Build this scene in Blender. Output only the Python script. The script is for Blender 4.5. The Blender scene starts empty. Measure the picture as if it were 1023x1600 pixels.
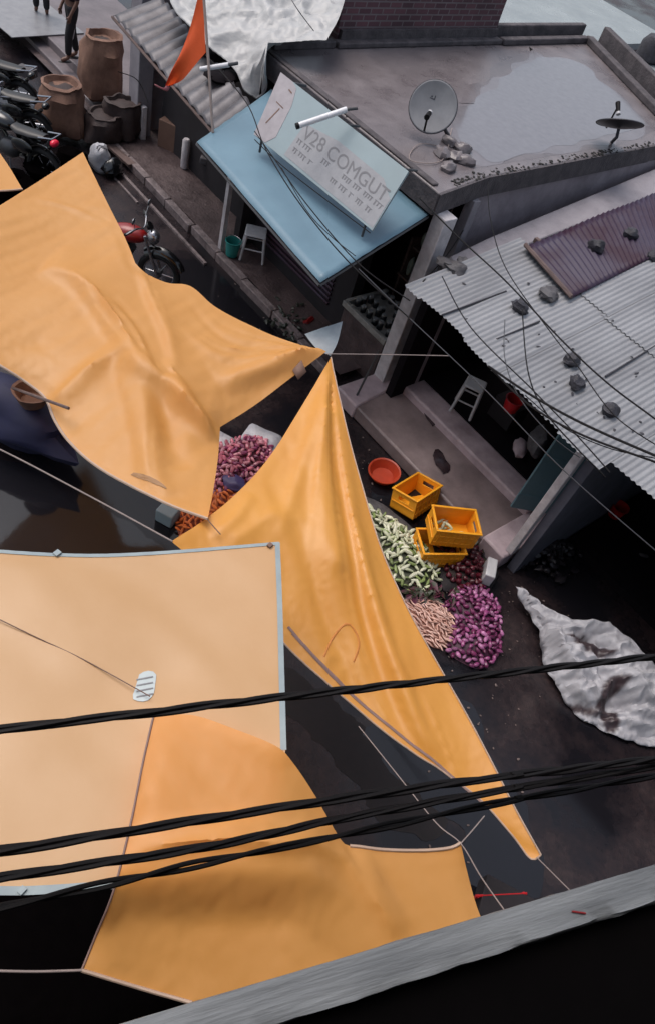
import bpy, bmesh, math, random
import numpy as np
from mathutils import Vector, Matrix, noise
from mathutils.geometry import delaunay_2d_cdt
random.seed(7)
S = bpy.context.scene
COL = S.collection
R = math.radians
# ---------------------------------------------------------------- camera model
F = 1155.0; CX, CY = 511.5, 800.0; H = 7.0
NX, NY = 150 - CX, 1750 - CY
DN = math.hypot(NX, NY); DEL = math.atan(F / DN); NX /= DN; NY /= DN
AZ = R(36.4)
fh = Vector((-math.sin(AZ), math.cos(AZ), 0)); rt = Vector((math.cos(AZ), math.sin(AZ), 0)); UP = Vector((0, 0, 1))
fwd = fh * math.cos(DEL) - UP * math.sin(DEL); upc = fh * math.sin(DEL) + UP * math.cos(DEL)
CAM = Vector((0, 0, H))
def ray(x, y):
    dx, dy = x - CX, y - CY
    return fwd * F + rt * (dx * NY - dy * NX) - upc * (dx * NX + dy * NY)
def P(x, y, z): d = ray(x, y); return CAM + d * ((z - H) / d.z)
def PY(x, y, Y): d = ray(x, y); return CAM + d * (Y / d.y)
def PX(x, y, X): d = ray(x, y); return CAM + d * (X / d.x)
cam = bpy.data.cameras.new('camera'); co = bpy.data.objects.new('camera', cam); COL.objects.link(co); S.camera = co
cam.sensor_fit = 'VERTICAL'; cam.sensor_height = 36; cam.lens = F / 1600 * 36; cam.clip_start = 0.05; cam.clip_end = 3000
rc = rt * NY - upc * NX; uc = rt * NX + upc * NY
co.matrix_world = Matrix(((rc.x, uc.x, -fwd.x, 0), (rc.y, uc.y, -fwd.y, 0), (rc.z, uc.z, -fwd.z, H), (0, 0, 0, 1)))

# ---------------------------------------------------------------- materials
MATS = {}
def mat(name, c1, c2=None, rough=0.6, r2=None, scale=6.0, bump=0.0, bscale=None, metal=0.0, rand=0.0, spec=0.5, detail=6, stretch=None, trans=0.0, coat=0.0, thresh=None, sheen=0):
    if name in MATS: return MATS[name]
    m = bpy.data.materials.new(name); m.use_nodes = True; nt = m.node_tree; N = nt.nodes; L = nt.links
    b = N['Principled BSDF']; b.inputs['Metallic'].default_value = metal
    b.inputs['Roughness'].default_value = rough; b.inputs['Specular IOR Level'].default_value = spec
    if coat: b.inputs['Coat Weight'].default_value = coat; b.inputs['Coat Roughness'].default_value = 0.12
    c2 = c2 or tuple(x * 0.75 for x in c1)
    tc = N.new('ShaderNodeTexCoord'); mp = N.new('ShaderNodeMapping'); L.new(tc.outputs['Object'], mp.inputs[0])
    if stretch: mp.inputs['Scale'].default_value = stretch
    nz = N.new('ShaderNodeTexNoise'); nz.inputs['Scale'].default_value = scale; nz.inputs['Detail'].default_value = detail; nz.inputs['Roughness'].default_value = 0.62
    L.new(mp.outputs[0], nz.inputs['Vector'])
    rp = N.new('ShaderNodeValToRGB'); t0, t1 = thresh or (0.3, 0.7)
    rp.color_ramp.elements[0].position = t0; rp.color_ramp.elements[1].position = t1
    rp.color_ramp.elements[0].color = (*c1, 1); rp.color_ramp.elements[1].color = (*c2, 1)
    L.new(nz.outputs['Fac'], rp.inputs[0]); out = rp.outputs[0]
    if rand:
        oi = N.new('ShaderNodeObjectInfo'); mr = N.new('ShaderNodeMapRange'); mr.inputs[3].default_value = 1 - rand; mr.inputs[4].default_value = 1 + rand
        L.new(oi.outputs['Random'], mr.inputs[0]); hs = N.new('ShaderNodeHueSaturation'); L.new(mr.outputs[0], hs.inputs['Value']); L.new(out, hs.inputs['Color']); out = hs.outputs[0]
    L.new(out, b.inputs['Base Color'])
    if r2 is not None:
        mr = N.new('ShaderNodeMapRange'); mr.inputs[1].default_value = t0; mr.inputs[2].default_value = t1; mr.inputs[3].default_value = rough; mr.inputs[4].default_value = r2
        L.new(nz.outputs['Fac'], mr.inputs[0]); L.new(mr.outputs[0], b.inputs['Roughness'])
    if bump:
        n2 = N.new('ShaderNodeTexNoise'); n2.inputs['Scale'].default_value = bscale or scale * 4; n2.inputs['Detail'].default_value = 5
        L.new(mp.outputs[0], n2.inputs['Vector']); bp = N.new('ShaderNodeBump'); bp.inputs['Strength'].default_value = bump; bp.inputs['Distance'].default_value = 0.02
        L.new(n2.outputs['Fac'], bp.inputs['Height']); L.new(bp.outputs[0], b.inputs['Normal'])
    if trans:
        tr = N.new('ShaderNodeBsdfTranslucent'); L.new(out, tr.inputs[0]); mx = N.new('ShaderNodeMixShader'); mx.inputs[0].default_value = trans
        L.new(b.outputs[0], mx.inputs[1]); L.new(tr.outputs[0], mx.inputs[2]); L.new(mx.outputs[0], N['Material Output'].inputs[0])
    MATS[name] = m; return m
def plain(name, c, rough=0.5, **k): return mat(name, c, tuple(x * 0.8 for x in c), rough, scale=k.pop('scale', 9), **k)

# wet street: mud and asphalt, standing water in the hollows
def ground_mat():
    m = bpy.data.materials.new('wet_street'); m.use_nodes = True; nt = m.node_tree; N = nt.nodes; L = nt.links; b = N['Principled BSDF']
    tc = N.new('ShaderNodeTexCoord')
    def nz(s, d=5, r=.6):
        n = N.new('ShaderNodeTexNoise'); n.inputs['Scale'].default_value = s; n.inputs['Detail'].default_value = d; n.inputs['Roughness'].default_value = r; L.new(tc.outputs['Object'], n.inputs['Vector']); return n
    a = nz(.55); g = nz(14, 8, .7); f = nz(70, 4)
    rp = N.new('ShaderNodeValToRGB'); rp.color_ramp.elements[0].position = .3; rp.color_ramp.elements[1].position = .75
    rp.color_ramp.elements[0].color = (.013, .010, .012, 1); rp.color_ramp.elements[1].color = (.060, .037, .036, 1); L.new(g.outputs['Fac'], rp.inputs[0])
    wet = N.new('ShaderNodeMapRange'); wet.inputs[1].default_value = .36; wet.inputs[2].default_value = .55; L.new(a.outputs['Fac'], wet.inputs[0])
    mixc = N.new('ShaderNodeMix'); mixc.data_type = 'RGBA'; mixc.inputs[7].default_value = (.009, .0085, .011, 1); L.new(rp.outputs[0], mixc.inputs[6]); L.new(wet.outputs[0], mixc.inputs[0]); L.new(mixc.outputs[2], b.inputs['Base Color'])
    ro = N.new('ShaderNodeMapRange'); ro.inputs[3].default_value = .42; ro.inputs[4].default_value = .10; L.new(wet.outputs[0], ro.inputs[0]); L.new(ro.outputs[0], b.inputs['Roughness'])
    bs = N.new('ShaderNodeMapRange'); bs.inputs[3].default_value = .4; bs.inputs[4].default_value = .02; L.new(wet.outputs[0], bs.inputs[0])
    bp = N.new('ShaderNodeBump'); bp.inputs['Distance'].default_value = .02; L.new(bs.outputs[0], bp.inputs['Strength']); L.new(f.outputs['Fac'], bp.inputs['Height']); L.new(bp.outputs[0], b.inputs['Normal'])
    b.inputs['Specular IOR Level'].default_value = .36
    return m

def brick_mat():
    m = bpy.data.materials.new('dark_brick'); m.use_nodes = True; nt = m.node_tree; N = nt.nodes; L = nt.links; b = N['Principled BSDF']
    tc = N.new('ShaderNodeTexCoord'); mp = N.new('ShaderNodeMapping'); mp.inputs['Rotation'].default_value = (R(90), 0, R(90)); L.new(tc.outputs['Object'], mp.inputs[0])
    sx = N.new('ShaderNodeSeparateXYZ'); L.new(tc.outputs['Object'], sx.inputs[0]); cb = N.new('ShaderNodeCombineXYZ'); L.new(sx.outputs['Y'], cb.inputs['X']); L.new(sx.outputs['Z'], cb.inputs['Y'])
    br = N.new('ShaderNodeTexBrick'); br.inputs['Scale'].default_value = 1; br.inputs['Brick Width'].default_value = .24; br.inputs['Row Height'].default_value = .085; br.inputs['Mortar Size'].default_value = .012
    br.inputs['Color1'].default_value = (.20, .085, .105, 1); br.inputs['Color2'].default_value = (.11, .05, .066, 1); br.inputs['Mortar'].default_value = (.24, .19, .20, 1)
    L.new(cb.outputs[0], br.inputs['Vector'])
    n = N.new('ShaderNodeTexNoise'); n.inputs['Scale'].default_value = 4; n.inputs['Detail'].default_value = 7
    mx = N.new('ShaderNodeMix'); mx.data_type = 'RGBA'; mx.blend_type = 'MULTIPLY'; mx.inputs[0].default_value = .7; L.new(br.outputs[0], mx.inputs[6]); L.new(n.outputs['Fac'], mx.inputs[7]); L.new(mx.outputs[2], b.inputs['Base Color'])
    bp = N.new('ShaderNodeBump'); bp.inputs['Distance'].default_value = .01; L.new(br.outputs['Fac'], bp.inputs['Height']); bp.invert = True; L.new(bp.outputs[0], b.inputs['Normal']); b.inputs['Roughness'].default_value = .7
    return m

M = dict(
 ground=ground_mat(), brick=brick_mat(),
 tarp=mat('orange_tarp', (.88, .425, .116), (.83, .38, .088), .44, .54, scale=1.6, bump=.03, bscale=14, trans=.38, spec=.8),
 tarp2=mat('deep_orange_tarp', (.88, .40, .058), (.81, .34, .042), .44, .54, scale=1.6, bump=.03, bscale=14, trans=.30, spec=.9),
 tarp3=mat('pale_orange_tarp', (.58, .328, .134), (.55, .303, .116), .42, .5, scale=1.6, bump=.03, bscale=30, trans=.15, spec=.9),
 hem=plain('pale_hem', (.50, .36, .27), .5), tape=mat('grey_hem_tape', (.30, .36, .37), (.24, .29, .31), .5, scale=8),
 patch=mat('white_patch', (.55, .62, .62), (.45, .5, .5), .5), brownpatch=plain('brown_patch', (.19, .11, .08), .7), smear=plain('brown_smear', (.36, .19, .08), .6),
 greytarp=mat('grey_tarp', (.17, .21, .24), (.12, .15, .18), .35, scale=6),
 whitetarp=mat('white_plastic_sheet', (.48, .48, .51), (.33, .325, .35), .38, .5, scale=3.5, bump=.5, bscale=9, detail=8),
 roofcloth=mat('white_roof_tarp', (.46, .46, .455), (.33, .335, .335), .42, scale=2.5, bump=.55, bscale=7, stretch=(1, .5, 2)),
 mud=mat('mud_stain', (.05, .032, .035), (.025, .016, .02), .2, scale=14),
 rope=plain('rope', (.32, .26, .24), .8), wire=plain('black_cable', (.005, .004, .0045), .6, spec=.25), wirehi=plain('grey_wire', (.05, .05, .055), .4),
 roofconc=mat('roof_concrete', (.20, .175, .18), (.125, .108, .112), .42, .22, scale=2.2, bump=.25, bscale=40, detail=9),
 parapet=mat('mossy_concrete', (.11, .095, .10), (.04, .035, .04), .75, scale=5, bump=.6, bscale=30, detail=9),
 wallgrey=mat('grey_plaster', (.33, .29, .315), (.18, .155, .172), .75, scale=2.0, bump=.4, bscale=18, detail=9),
 bandgrey=mat('pale_plaster', (.30, .28, .305), (.20, .185, .205), .7, scale=3, bump=.3, bscale=25, detail=8),
 post=mat('whitewash', (.62, .59, .60), (.38, .35, .36), .65, scale=7, bump=.2),
 plinth=mat('plinth_plaster', (.30, .232, .228), (.125, .094, .094), .5, .28, scale=1.7, bump=.25, bscale=30, detail=8),
 step=mat('pink_step_plaster', (.56, .45, .48), (.30, .23, .245), .55, scale=3, bump=.25, bscale=30, detail=8),
 pave=mat('muddy_pavement', (.105, .074, .074), (.045, .032, .033), .6, .35, scale=3.5, bump=.6, bscale=20, detail=9),
 kerb=mat('kerb_concrete', (.25, .20, .20), (.07, .055, .056), .6, scale=7, bump=.5, detail=9),
 platform=mat('grey_platform', (.19, .16, .168), (.11, .092, .098), .45, scale=2.2, bump=.25, detail=8),
 dark=plain('dark_interior', (.008, .006, .008), .85, spec=.1), shade=mat('shade_dark', (.020, .016, .020), (.009, .007, .009), .8, scale=3),  # near-black base colours carry the deep shade of the shop interiors
 puddle=plain('standing_water', (.19, .18, .192), .12, spec=.8), 
 zinc=mat('zinc_sheet', (.30, .305, .32), (.185, .188, .20), .5, .6, scale=1.3, metal=.0, bump=.1, detail=9, stretch=(1.5, .5, 1)),
 maroonzinc=mat('maroon_rusty_sheet', (.030, .008, .022), (.046, .034, .062), .55, .45, spec=.3, scale=.9, bump=.2, detail=8, thresh=(.42, .58)),
 darkzinc=mat('dark_zinc_sheet', (.13, .125, .135), (.05, .046, .053), .45, scale=4, metal=.3, detail=8),
 stone=mat('dark_stone', (.045, .043, .055), (.018, .017, .022), .6, scale=14, bump=.6),
 sackgrey=mat('grey_sack', (.11, .105, .11), (.05, .045, .05), .7, scale=10, bump=.4),
 blue=mat('blue_sheet', (.135, .235, .30), (.10, .185, .245), .38, .46, scale=1.5, bump=.05, detail=9),
 sign=mat('sign_board', (.27, .345, .37), (.235, .30, .32), .4, scale=2), signpink=plain('sign_pale_panel', (.38, .35, .37), .45), signtext=plain('sign_lettering', (.175, .175, .19), .5), signblock=plain('sign_lettering_block', (.31, .315, .335), .5),
 tube=plain('white_tube', (.78, .78, .80), .25), pole=plain('bamboo', (.42, .33, .29), .6), flag=mat('saffron_cloth', (.85, .135, .035), (.74, .10, .025), .7, scale=6, trans=.3),
 pinkcloth=plain('pink_cloth', (.5, .18, .2), .7), dish=mat('dish_paint', (.27, .27, .28), (.20, .20, .21), .4, scale=6), dishdark=mat('dark_dish_paint', (.012, .012, .014), (.006, .006, .007), .4), red=plain('red_plastic', (.55, .015, .02), .35), redpaint=plain('red_paint', (.24, .008, .008), .35, coat=.2),
 blackpaint=plain('black_paint', (.006, .006, .007), .22, coat=.6), chrome=plain('chrome', (.42, .42, .45), .25, metal=.9), rubber=plain('rubber', (.009, .009, .010), .7), seat=plain('black_vinyl', (.010, .009, .010), .4), silver=plain('silver_paint', (.42, .38, .44), .3), engine=plain('engine_alloy', (.10, .10, .105), .4, metal=.6),
 redlens=plain('red_lens', (.80, .02, .06), .2), crate=mat('orange_crate_plastic', (.85, .38, .018), (.78, .31, .012), .45, scale=5), basin=plain('red_orange_plastic', (.52, .06, .022), .35),
 radish=mat('pale_green_veg', (.55, .56, .42), (.30, .35, .17), .4, scale=9, rand=.35), peach=mat('peach_root', (.62, .36, .29), (.50, .27, .21), .5, scale=9, rand=.2),
 purple=mat('purple_veg', (.17, .022, .10), (.30, .09, .21), .3, scale=16, rand=.4), onion=mat('red_onion_skin', (.34, .055, .10), (.50, .19, .24), .35, scale=14, rand=.35), orangev=mat('orange_root', (.82, .22, .045), (.66, .15, .035), .5, scale=10, rand=.25),
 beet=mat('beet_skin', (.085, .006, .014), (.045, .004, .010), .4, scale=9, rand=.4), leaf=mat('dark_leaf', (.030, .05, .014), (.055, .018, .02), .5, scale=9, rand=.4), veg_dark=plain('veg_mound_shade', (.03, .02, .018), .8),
 moundp=plain('purple_mound', (.05, .008, .03), .6), mounds=plain('gourd_gap_shade', (.05, .058, .028), .6), moundk=plain('peach_mound', (.36, .17, .12), .6), moundo=plain('onion_mound', (.15, .03, .05), .6), moundr=plain('orange_mound', (.3, .06, .02), .6),  # green mound darkened to give shaded gaps between the gourds
 jute=mat('jute_sacking', (.26, .145, .10), (.12, .06, .042), .8, scale=4, bump=.5, bscale=60, detail=8), jutedark=mat('wet_jute_sacking', (.055, .035, .032), (.028, .018, .018), .7, scale=5, bump=.5, bscale=50), bluecloth=plain('navy_cloth', (.012, .014, .055), .7), bluebag=plain('blue_bag', (.06, .045, .14), .5),
 teal=mat('teal_door_paint', (.11, .21, .25), (.08, .16, .19), .5, scale=3), tealpl=plain('teal_plastic', (.03, .26, .24), .35), green=plain('green_plastic', (.015, .20, .11), .45), white=plain('white_plastic', (.55, .55, .57), .4), whitebag=mat('white_bag', (.48, .48, .50), (.34, .34, .38), .45, scale=10, bump=.4),
 card=plain('cardboard', (.16, .09, .065), .75), wood=mat('weathered_wood', (.16, .11, .10), (.07, .045, .04), .7, scale=5, stretch=(1, 6, 6)), woodred=plain('reddish_pole', (.10, .05, .05), .7),
 skin=plain('skin', (.16, .08, .055), .5), cloth1=plain('dark_violet_cloth', (.022, .013, .024), .8), cloth2=plain('black_trousers', (.010, .009, .012), .8), hair=plain('black_hair', (.005, .004, .004), .5), sandal=plain('sandal', (.01, .008, .008), .6),
 ledge=mat('ledge_concrete', (.24, .255, .265), (.11, .118, .125), .6, .45, scale=2.6, bump=.25, bscale=16, detail=10, stretch=(.45, 5, 5)), shade_black=plain('shade_black', (.0022, .0018, .002), .9, spec=.04), bldg=mat('dark_facade', (.03, .026, .028), (.015, .013, .015), .8, scale=3),
 radish2=mat('white_green_veg', (.66, .66, .52), (.50, .53, .36), .4, scale=9, rand=.25), radish3=mat('deep_green_veg', (.22, .28, .10), (.10, .15, .04), .4, scale=9, rand=.4), purple2=mat('light_purple_veg', (.28, .07, .20), (.46, .22, .37), .3, scale=12, rand=.35), purple3=mat('dark_purple_veg', (.09, .012, .05), (.18, .03, .10), .3, scale=12, rand=.4), peach2=mat('pale_peach_root', (.70, .47, .40), (.55, .33, .27), .5, scale=9, rand=.2), damp=mat('damp_concrete', (.185, .168, .178), (.15, .135, .142), .2, scale=4, bump=.1),
 onion2=mat('pale_onion_skin', (.50, .24, .28), (.36, .10, .15), .35, scale=14, rand=.25), onion3=mat('dark_onion_skin', (.13, .02, .06), (.24, .05, .12), .35, scale=14, rand=.4),
 seam=plain('seam_tape', (.24, .15, .13), .6), charcoal=plain('matt_black', (.0025, .002, .0022), .9, spec=.0),
 sage=mat('sage_packets', (.30, .36, .31), (.15, .19, .17), .5, scale=8), counter=mat('counter_paint', (.33, .32, .30), (.17, .165, .155), .5, scale=9), jar=plain('dark_jar', (.010, .013, .017), .3), lid=plain('jar_lid', (.20, .21, .22), .4),
 paleroof=mat('pale_wet_roof', (.30, .33, .33), (.20, .22, .225), .3, .2, scale=1.5, detail=8, bump=.5, bscale=5), litter=plain('litter', (.16, .12, .11), .7),
)

# ---------------------------------------------------------------- building helpers
def tag(o, label=None, cat=None, group=None, kind=None):
    if label: o['label'] = label
    if cat: o['category'] = cat
    if group: o['group'] = group
    if kind: o['kind'] = kind
    return o
ORG = {}
def thing(name, label, cat, loc, group=None, rz=0.0):
    o = bpy.data.objects.new(name, None); COL.objects.link(o); o.empty_display_size = .1
    o.location = loc; o.rotation_euler = (0, 0, rz); ORG[o.name] = (Vector(loc), rz)
    return tag(o, label, cat, group)
class MB:
    def __init__(s): s.v = []; s.f = []
    def add(s, vs, fs):
        n = len(s.v); s.v += [Vector(v) for v in vs]; s.f += [tuple(i + n for i in f) for f in fs]; return s
    def box(s, c, d, rz=0, m=None):
        c = Vector(c); x, y, z = (q / 2 for q in d); rm = m or Matrix.Rotation(rz, 3, 'Z')
        vs = [c + rm @ Vector((a * x, b * y, e * z)) for e in (-1, 1) for a, b in ((-1, -1), (1, -1), (1, 1), (-1, 1))]
        return s.add(vs, [(3, 2, 1, 0), (4, 5, 6, 7), (0, 1, 5, 4), (1, 2, 6, 5), (2, 3, 7, 6), (3, 0, 4, 7)])
    def prism(s, pts, z0, z1):
        n = len(pts); p = [Vector((q[0], q[1], 0)) for q in pts]
        if sum(p[i].x * p[(i + 1) % n].y - p[(i + 1) % n].x * p[i].y for i in range(n)) < 0: p.reverse()
        za = z0 if callable(z0) else (lambda q: z0); zb = z1 if callable(z1) else (lambda q: z1)
        vs = [Vector((q.x, q.y, za(q))) for q in p] + [Vector((q.x, q.y, zb(q))) for q in p]
        fs = [tuple(range(n - 1, -1, -1)), tuple(range(n, 2 * n))] + [(i, (i + 1) % n, n + (i + 1) % n, n + i) for i in range(n)]
        return s.add(vs, fs)
    def tube(s, path, r, n=8, cap=True, flat=1.0):
        path = [Vector(p) for p in path]; k = len(path); vs = []; fs = []
        rr = r if isinstance(r, (list, tuple)) else [r] * k
        pu = None
        for i, p in enumerate(path):
            t = (path[min(i + 1, k - 1)] - path[max(i - 1, 0)]).normalized()
            if pu is None: pu = t.orthogonal().normalized() if abs(t.z) > .9 else t.cross(UP).normalized()
            u = (pu - t * pu.dot(t)).normalized(); pu = u; w = t.cross(u)
            for j in range(n):
                a = 2 * math.pi * j / n; vs.append(p + (u * math.cos(a) + w * math.sin(a) * flat) * rr[i])
        for i in range(k - 1):
            for j in range(n): fs.append((i * n + j, i * n + (j + 1) % n, (i + 1) * n + (j + 1) % n, (i + 1) * n + j))
        if cap: fs += [tuple(range(n - 1, -1, -1)), tuple((k - 1) * n + j for j in range(n))]
        return s.add(vs, fs)
    def lathe(s, prof, c=(0, 0, 0), n=20, m=None, jit=0, seed=0):
        c = Vector(c); vs = []; fs = []
        for i, (r, z) in enumerate(prof):
            for j in range(n):
                a = 2 * math.pi * j / n; k = 1
                if jit: k = 1 + jit * noise.noise(Vector((math.cos(a) * 1.6, math.sin(a) * 1.6, z * 3.5 + seed)))
                q = Vector((r * k * math.cos(a), r * k * math.sin(a), z)); vs.append(c + (m @ q if m else q))
        for i in range(len(prof) - 1):
            for j in range(n): fs.append((i * n + j, i * n + (j + 1) % n, (i + 1) * n + (j + 1) % n, (i + 1) * n + j))
        fs += [tuple(range(n - 1, -1, -1)), tuple((len(prof) - 1) * n + j for j in range(n))]
        return s.add(vs, fs)
    def ell(s, c, rad, m=None, nu=12, nv=8, jit=0, seed=0):
        prof = [(max(math.sin(math.pi * i / nv), .02), -math.cos(math.pi * i / nv)) for i in range(nv + 1)]
        k = len(s.v); s.lathe(prof, (0, 0, 0), nu); c = Vector(c)
        for i in range(k, len(s.v)):
            q = s.v[i].copy()
            if jit: q *= 1 + jit * noise.noise(q * 1.7 + Vector((seed * 3.1, seed, 0)))
            q = Vector((q.x * rad[0], q.y * rad[1], q.z * rad[2])); s.v[i] = c + (m @ q if m else q)
        return s
    def build(s, name, m, parent=None, smooth=True, local=False, bevel=0, solid=0):
        if parent is not None and not local:
            loc, rz = ORG[parent.name]; inv = (Matrix.Translation(loc) @ Matrix.Rotation(rz, 4, 'Z')).inverted(); s.v = [inv @ v for v in s.v]
        me = bpy.data.meshes.new(name); me.from_pydata([tuple(v) for v in s.v], [], s.f); me.update()
        if smooth:
            me.polygons.foreach_set('use_smooth', [True] * len(me.polygons)); me.set_sharp_from_angle(angle=R(42))
        o = bpy.data.objects.new(name, me); COL.objects.link(o); me.materials.append(m)
        if parent is not None: o.parent = parent; ORG[o.name] = ORG[parent.name]
        else: ORG[o.name] = (Vector(), 0)
        if bevel:
            b = o.modifiers.new('bevel', 'BEVEL'); b.width = bevel; b.segments = 2; b.limit_method = 'ANGLE'
        if solid:
            b = o.modifiers.new('solid', 'SOLIDIFY'); b.thickness = solid; b.offset = -1
        return o
def children(o): return [c for c in bpy.data.objects if c.parent == o]
def copy_tree(o, parent=None):
    c = o.copy(); COL.objects.link(c)
    if parent: c.parent = parent
    for ch in children(o): copy_tree(ch, c)
    return c
def single(name, mb, m, label, cat, group=None, kind=None, **k): return tag(mb.build(name, m, None, **k), label, cat, group, kind)
def spline(pts, n=10):
    pts = [Vector(p) for p in pts]; out = []
    if len(pts) == 2: return [pts[0].lerp(pts[1], i / n) for i in range(n + 1)]
    for i in range(len(pts) - 1):
        a = pts[max(i - 1, 0)]; b = pts[i]; c = pts[i + 1]; d = pts[min(i + 2, len(pts) - 1)]
        for k in range(n):
            t = k / n; out.append(.5 * ((2 * b) + (c - a) * t + (2 * a - 5 * b + 4 * c - d) * t * t + (3 * b - a - 3 * c + d) * t ** 3))
    out.append(pts[-1]); return out
def resample(pl, step):
    out = [pl[0].copy()]; acc = 0
    for i in range(1, len(pl)):
        a = pl[i - 1]; b = pl[i]; d = (b - a).length
        if d < 1e-9: continue
        t = step - acc
        while t <= d: out.append(a.lerp(b, t / d)); t += step
        acc = (acc + d) % step if t - step > 0 or acc + d >= step else acc + d
    if (out[-1] - pl[-1]).length > step * .4: out.append(pl[-1].copy())
    else: out[-1] = pl[-1].copy()
    return out
def W(p): return P(p[0], p[1], p[2])

# sheet of cloth: boundary edges through points of the place, soft interior, folds pressed in along lines
def cloth(edges, step=.05, ctrl=(), folds=(), fine=.004, sag=0.0, seed=0, fscale=3.0, fdir=(1, 0), iters=700, soft=6, slack=0.0, relax=260, bend=.22, grav=.0, ragged=0, ridged=0, creases=(), post=0):
    bd = []; marks = []
    for e in edges:
        pl = resample(spline([W(p) for p in e]), step); marks.append(len(bd)); bd += pl[:-1]
    if ragged: bd = [p + Vector((noise.noise(p * 7), noise.noise(p * 7 + Vector((4, 4, 0))), noise.noise(p * 5) * .6)) * ragged for p in bd]
    nb = len(bd); xy = np.array([(p.x, p.y) for p in bd])
    x0, y0 = xy.min(0); x1, y1 = xy.max(0)
    def inside(q):
        x, y = q; c = False; j = nb - 1
        X = xy[:, 0]; Y = xy[:, 1]; Xj = np.roll(X, 1); Yj = np.roll(Y, 1)
        k = ((Y > y) != (Yj > y)); xi = np.where(k, (Xj - X) * (y - Y) / np.where(Yj == Y, 1e-9, Yj - Y) + X, -1e9)
        return np.count_nonzero(k & (x < xi)) % 2 == 1
    pts = [Vector((p.x, p.y)) for p in bd]; rs = random.Random(seed); row = 0; y = y0
    while y < y1:
        x = x0 + (step / 2 if row % 2 else 0)
        while x < x1:
            q = (x + rs.uniform(-.1, .1) * step, y + rs.uniform(-.1, .1) * step)
            if inside(q) and ((xy - q) ** 2).sum(1).min() > (step * .55) ** 2: pts.append(Vector(q))
            x += step
        y += step * .87; row += 1
    vo, eo, fo, ov, oe, of = delaunay_2d_cdt(pts, [], [list(range(nb))], 1, 1e-6)
    V = np.array([(v[0], v[1]) for v in vo]); n = len(V); z = np.zeros(n); fixed = np.zeros(n, bool)
    bz = np.array([p.z for p in bd])
    for i, o in enumerate(ov):
        for k in o:
            if k < nb: z[i] = bz[k]; fixed[i] = True
    z[~fixed] = bz.mean()
    for c in ctrl:
        pl = resample(spline([W(p) for p in c]), step * .6) if len(c) > 1 and isinstance(c[0], (tuple, list)) else [W(c)]
        for p in pl:
            i = ((V - (p.x, p.y)) ** 2).sum(1).argmin()
            if not fixed[i]: z[i] = p.z; fixed[i] = True
    ed = np.array([(a, b) for f in fo for a, b in ((f[0], f[1]), (f[1], f[2]), (f[2], f[0]))]); deg = np.zeros(n); np.add.at(deg, ed[:, 0], 1); np.add.at(deg, ed[:, 1], 1)
    for _ in range(iters):
        s = np.zeros(n); np.add.at(s, ed[:, 0], z[ed[:, 1]]); np.add.at(s, ed[:, 1], z[ed[:, 0]]); zn = s / np.maximum(deg, 1) - sag * step * step; z = np.where(fixed, z, zn)
    # distance to the edge, so folds die out at the hem
    db = np.sqrt(((V[:, None, :] - xy[None, ::2, :]) ** 2).sum(2).min(1)); fade = np.clip(db / .12, 0.25, 1)
    fade0 = fade
    def press(V, z, pl, amp, wid, kind, fade):
        q = resample(spline([W((a, b, 2.3)) for a, b in pl]), .03); Q = np.array([(p.x, p.y) for p in q]); k = len(Q)
        dd = ((V[:, None, :] - Q[None]) ** 2).sum(2); j = dd.argmin(1); d = np.sqrt(dd.min(1)); t = j / max(k - 1, 1); tp = np.clip(np.sin(np.pi * np.clip(t, .0, 1)), 0, 1) ** .5
        if kind == 'end': tp = np.clip(t * 4, 0, 1) ** .7
        if kind in ('start', 'creasestart'): tp = np.clip((1 - t) * 1.6, 0, 1)
        tg = Q[np.minimum(j + 1, k - 1)] - Q[np.maximum(j - 1, 0)]; side = np.sign(tg[:, 0] * (V[:, 1] - Q[j, 1]) - tg[:, 1] * (V[:, 0] - Q[j, 0]))
        if kind in ('step',): prof = np.where(side > 0, np.exp(-d / wid), np.exp(-(d / (wid * .42)) ** 2))
        elif kind == 'stepr': prof = np.where(side < 0, np.exp(-d / wid), np.exp(-(d / (wid * .42)) ** 2))
        elif kind in ('crease', 'creasestart'): prof = np.exp(-d / wid)
        else: prof = np.exp(-(d / wid) ** 2)
        return z + amp * prof * tp * fade
    for fo_ in folds: z = press(V, z, *fo_, fade)
    isb = np.zeros(n, bool)
    for i, o in enumerate(ov): isb[i] = any(k < nb for k in o)
    for _ in range(soft):
        s = np.zeros(n); np.add.at(s, ed[:, 0], z[ed[:, 1]]); np.add.at(s, ed[:, 1], z[ed[:, 0]]); z = np.where(isb, z, .5 * z + .5 * s / np.maximum(deg, 1))
    fd = Vector((fdir[0], fdir[1], 0)).normalized()
    for i in range(n):
        q = Vector((V[i, 0], V[i, 1], 0)); a = q.dot(fd); b = fd.x * q.y - fd.y * q.x
        z[i] += fine * fade[i] * (noise.noise(Vector((a * fscale * .35, b * fscale * 1.6, seed * 7.3))) + .5 * noise.noise(Vector((a * fscale * 1.2, b * fscale * 4, seed * 3.3))) + 1.2 * noise.noise(Vector((a * .9, b * 1.1, seed))))
    if ridged:
        for i in range(n):
            q = Vector((V[i, 0], V[i, 1], seed)); z[i] += ridged * fade[i] * (.8 - 2.2 * abs(noise.noise(q * 3.1)) + .5 - 1.4 * abs(noise.noise(q * 7.3)))
    X3 = np.column_stack([V, z])
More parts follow.
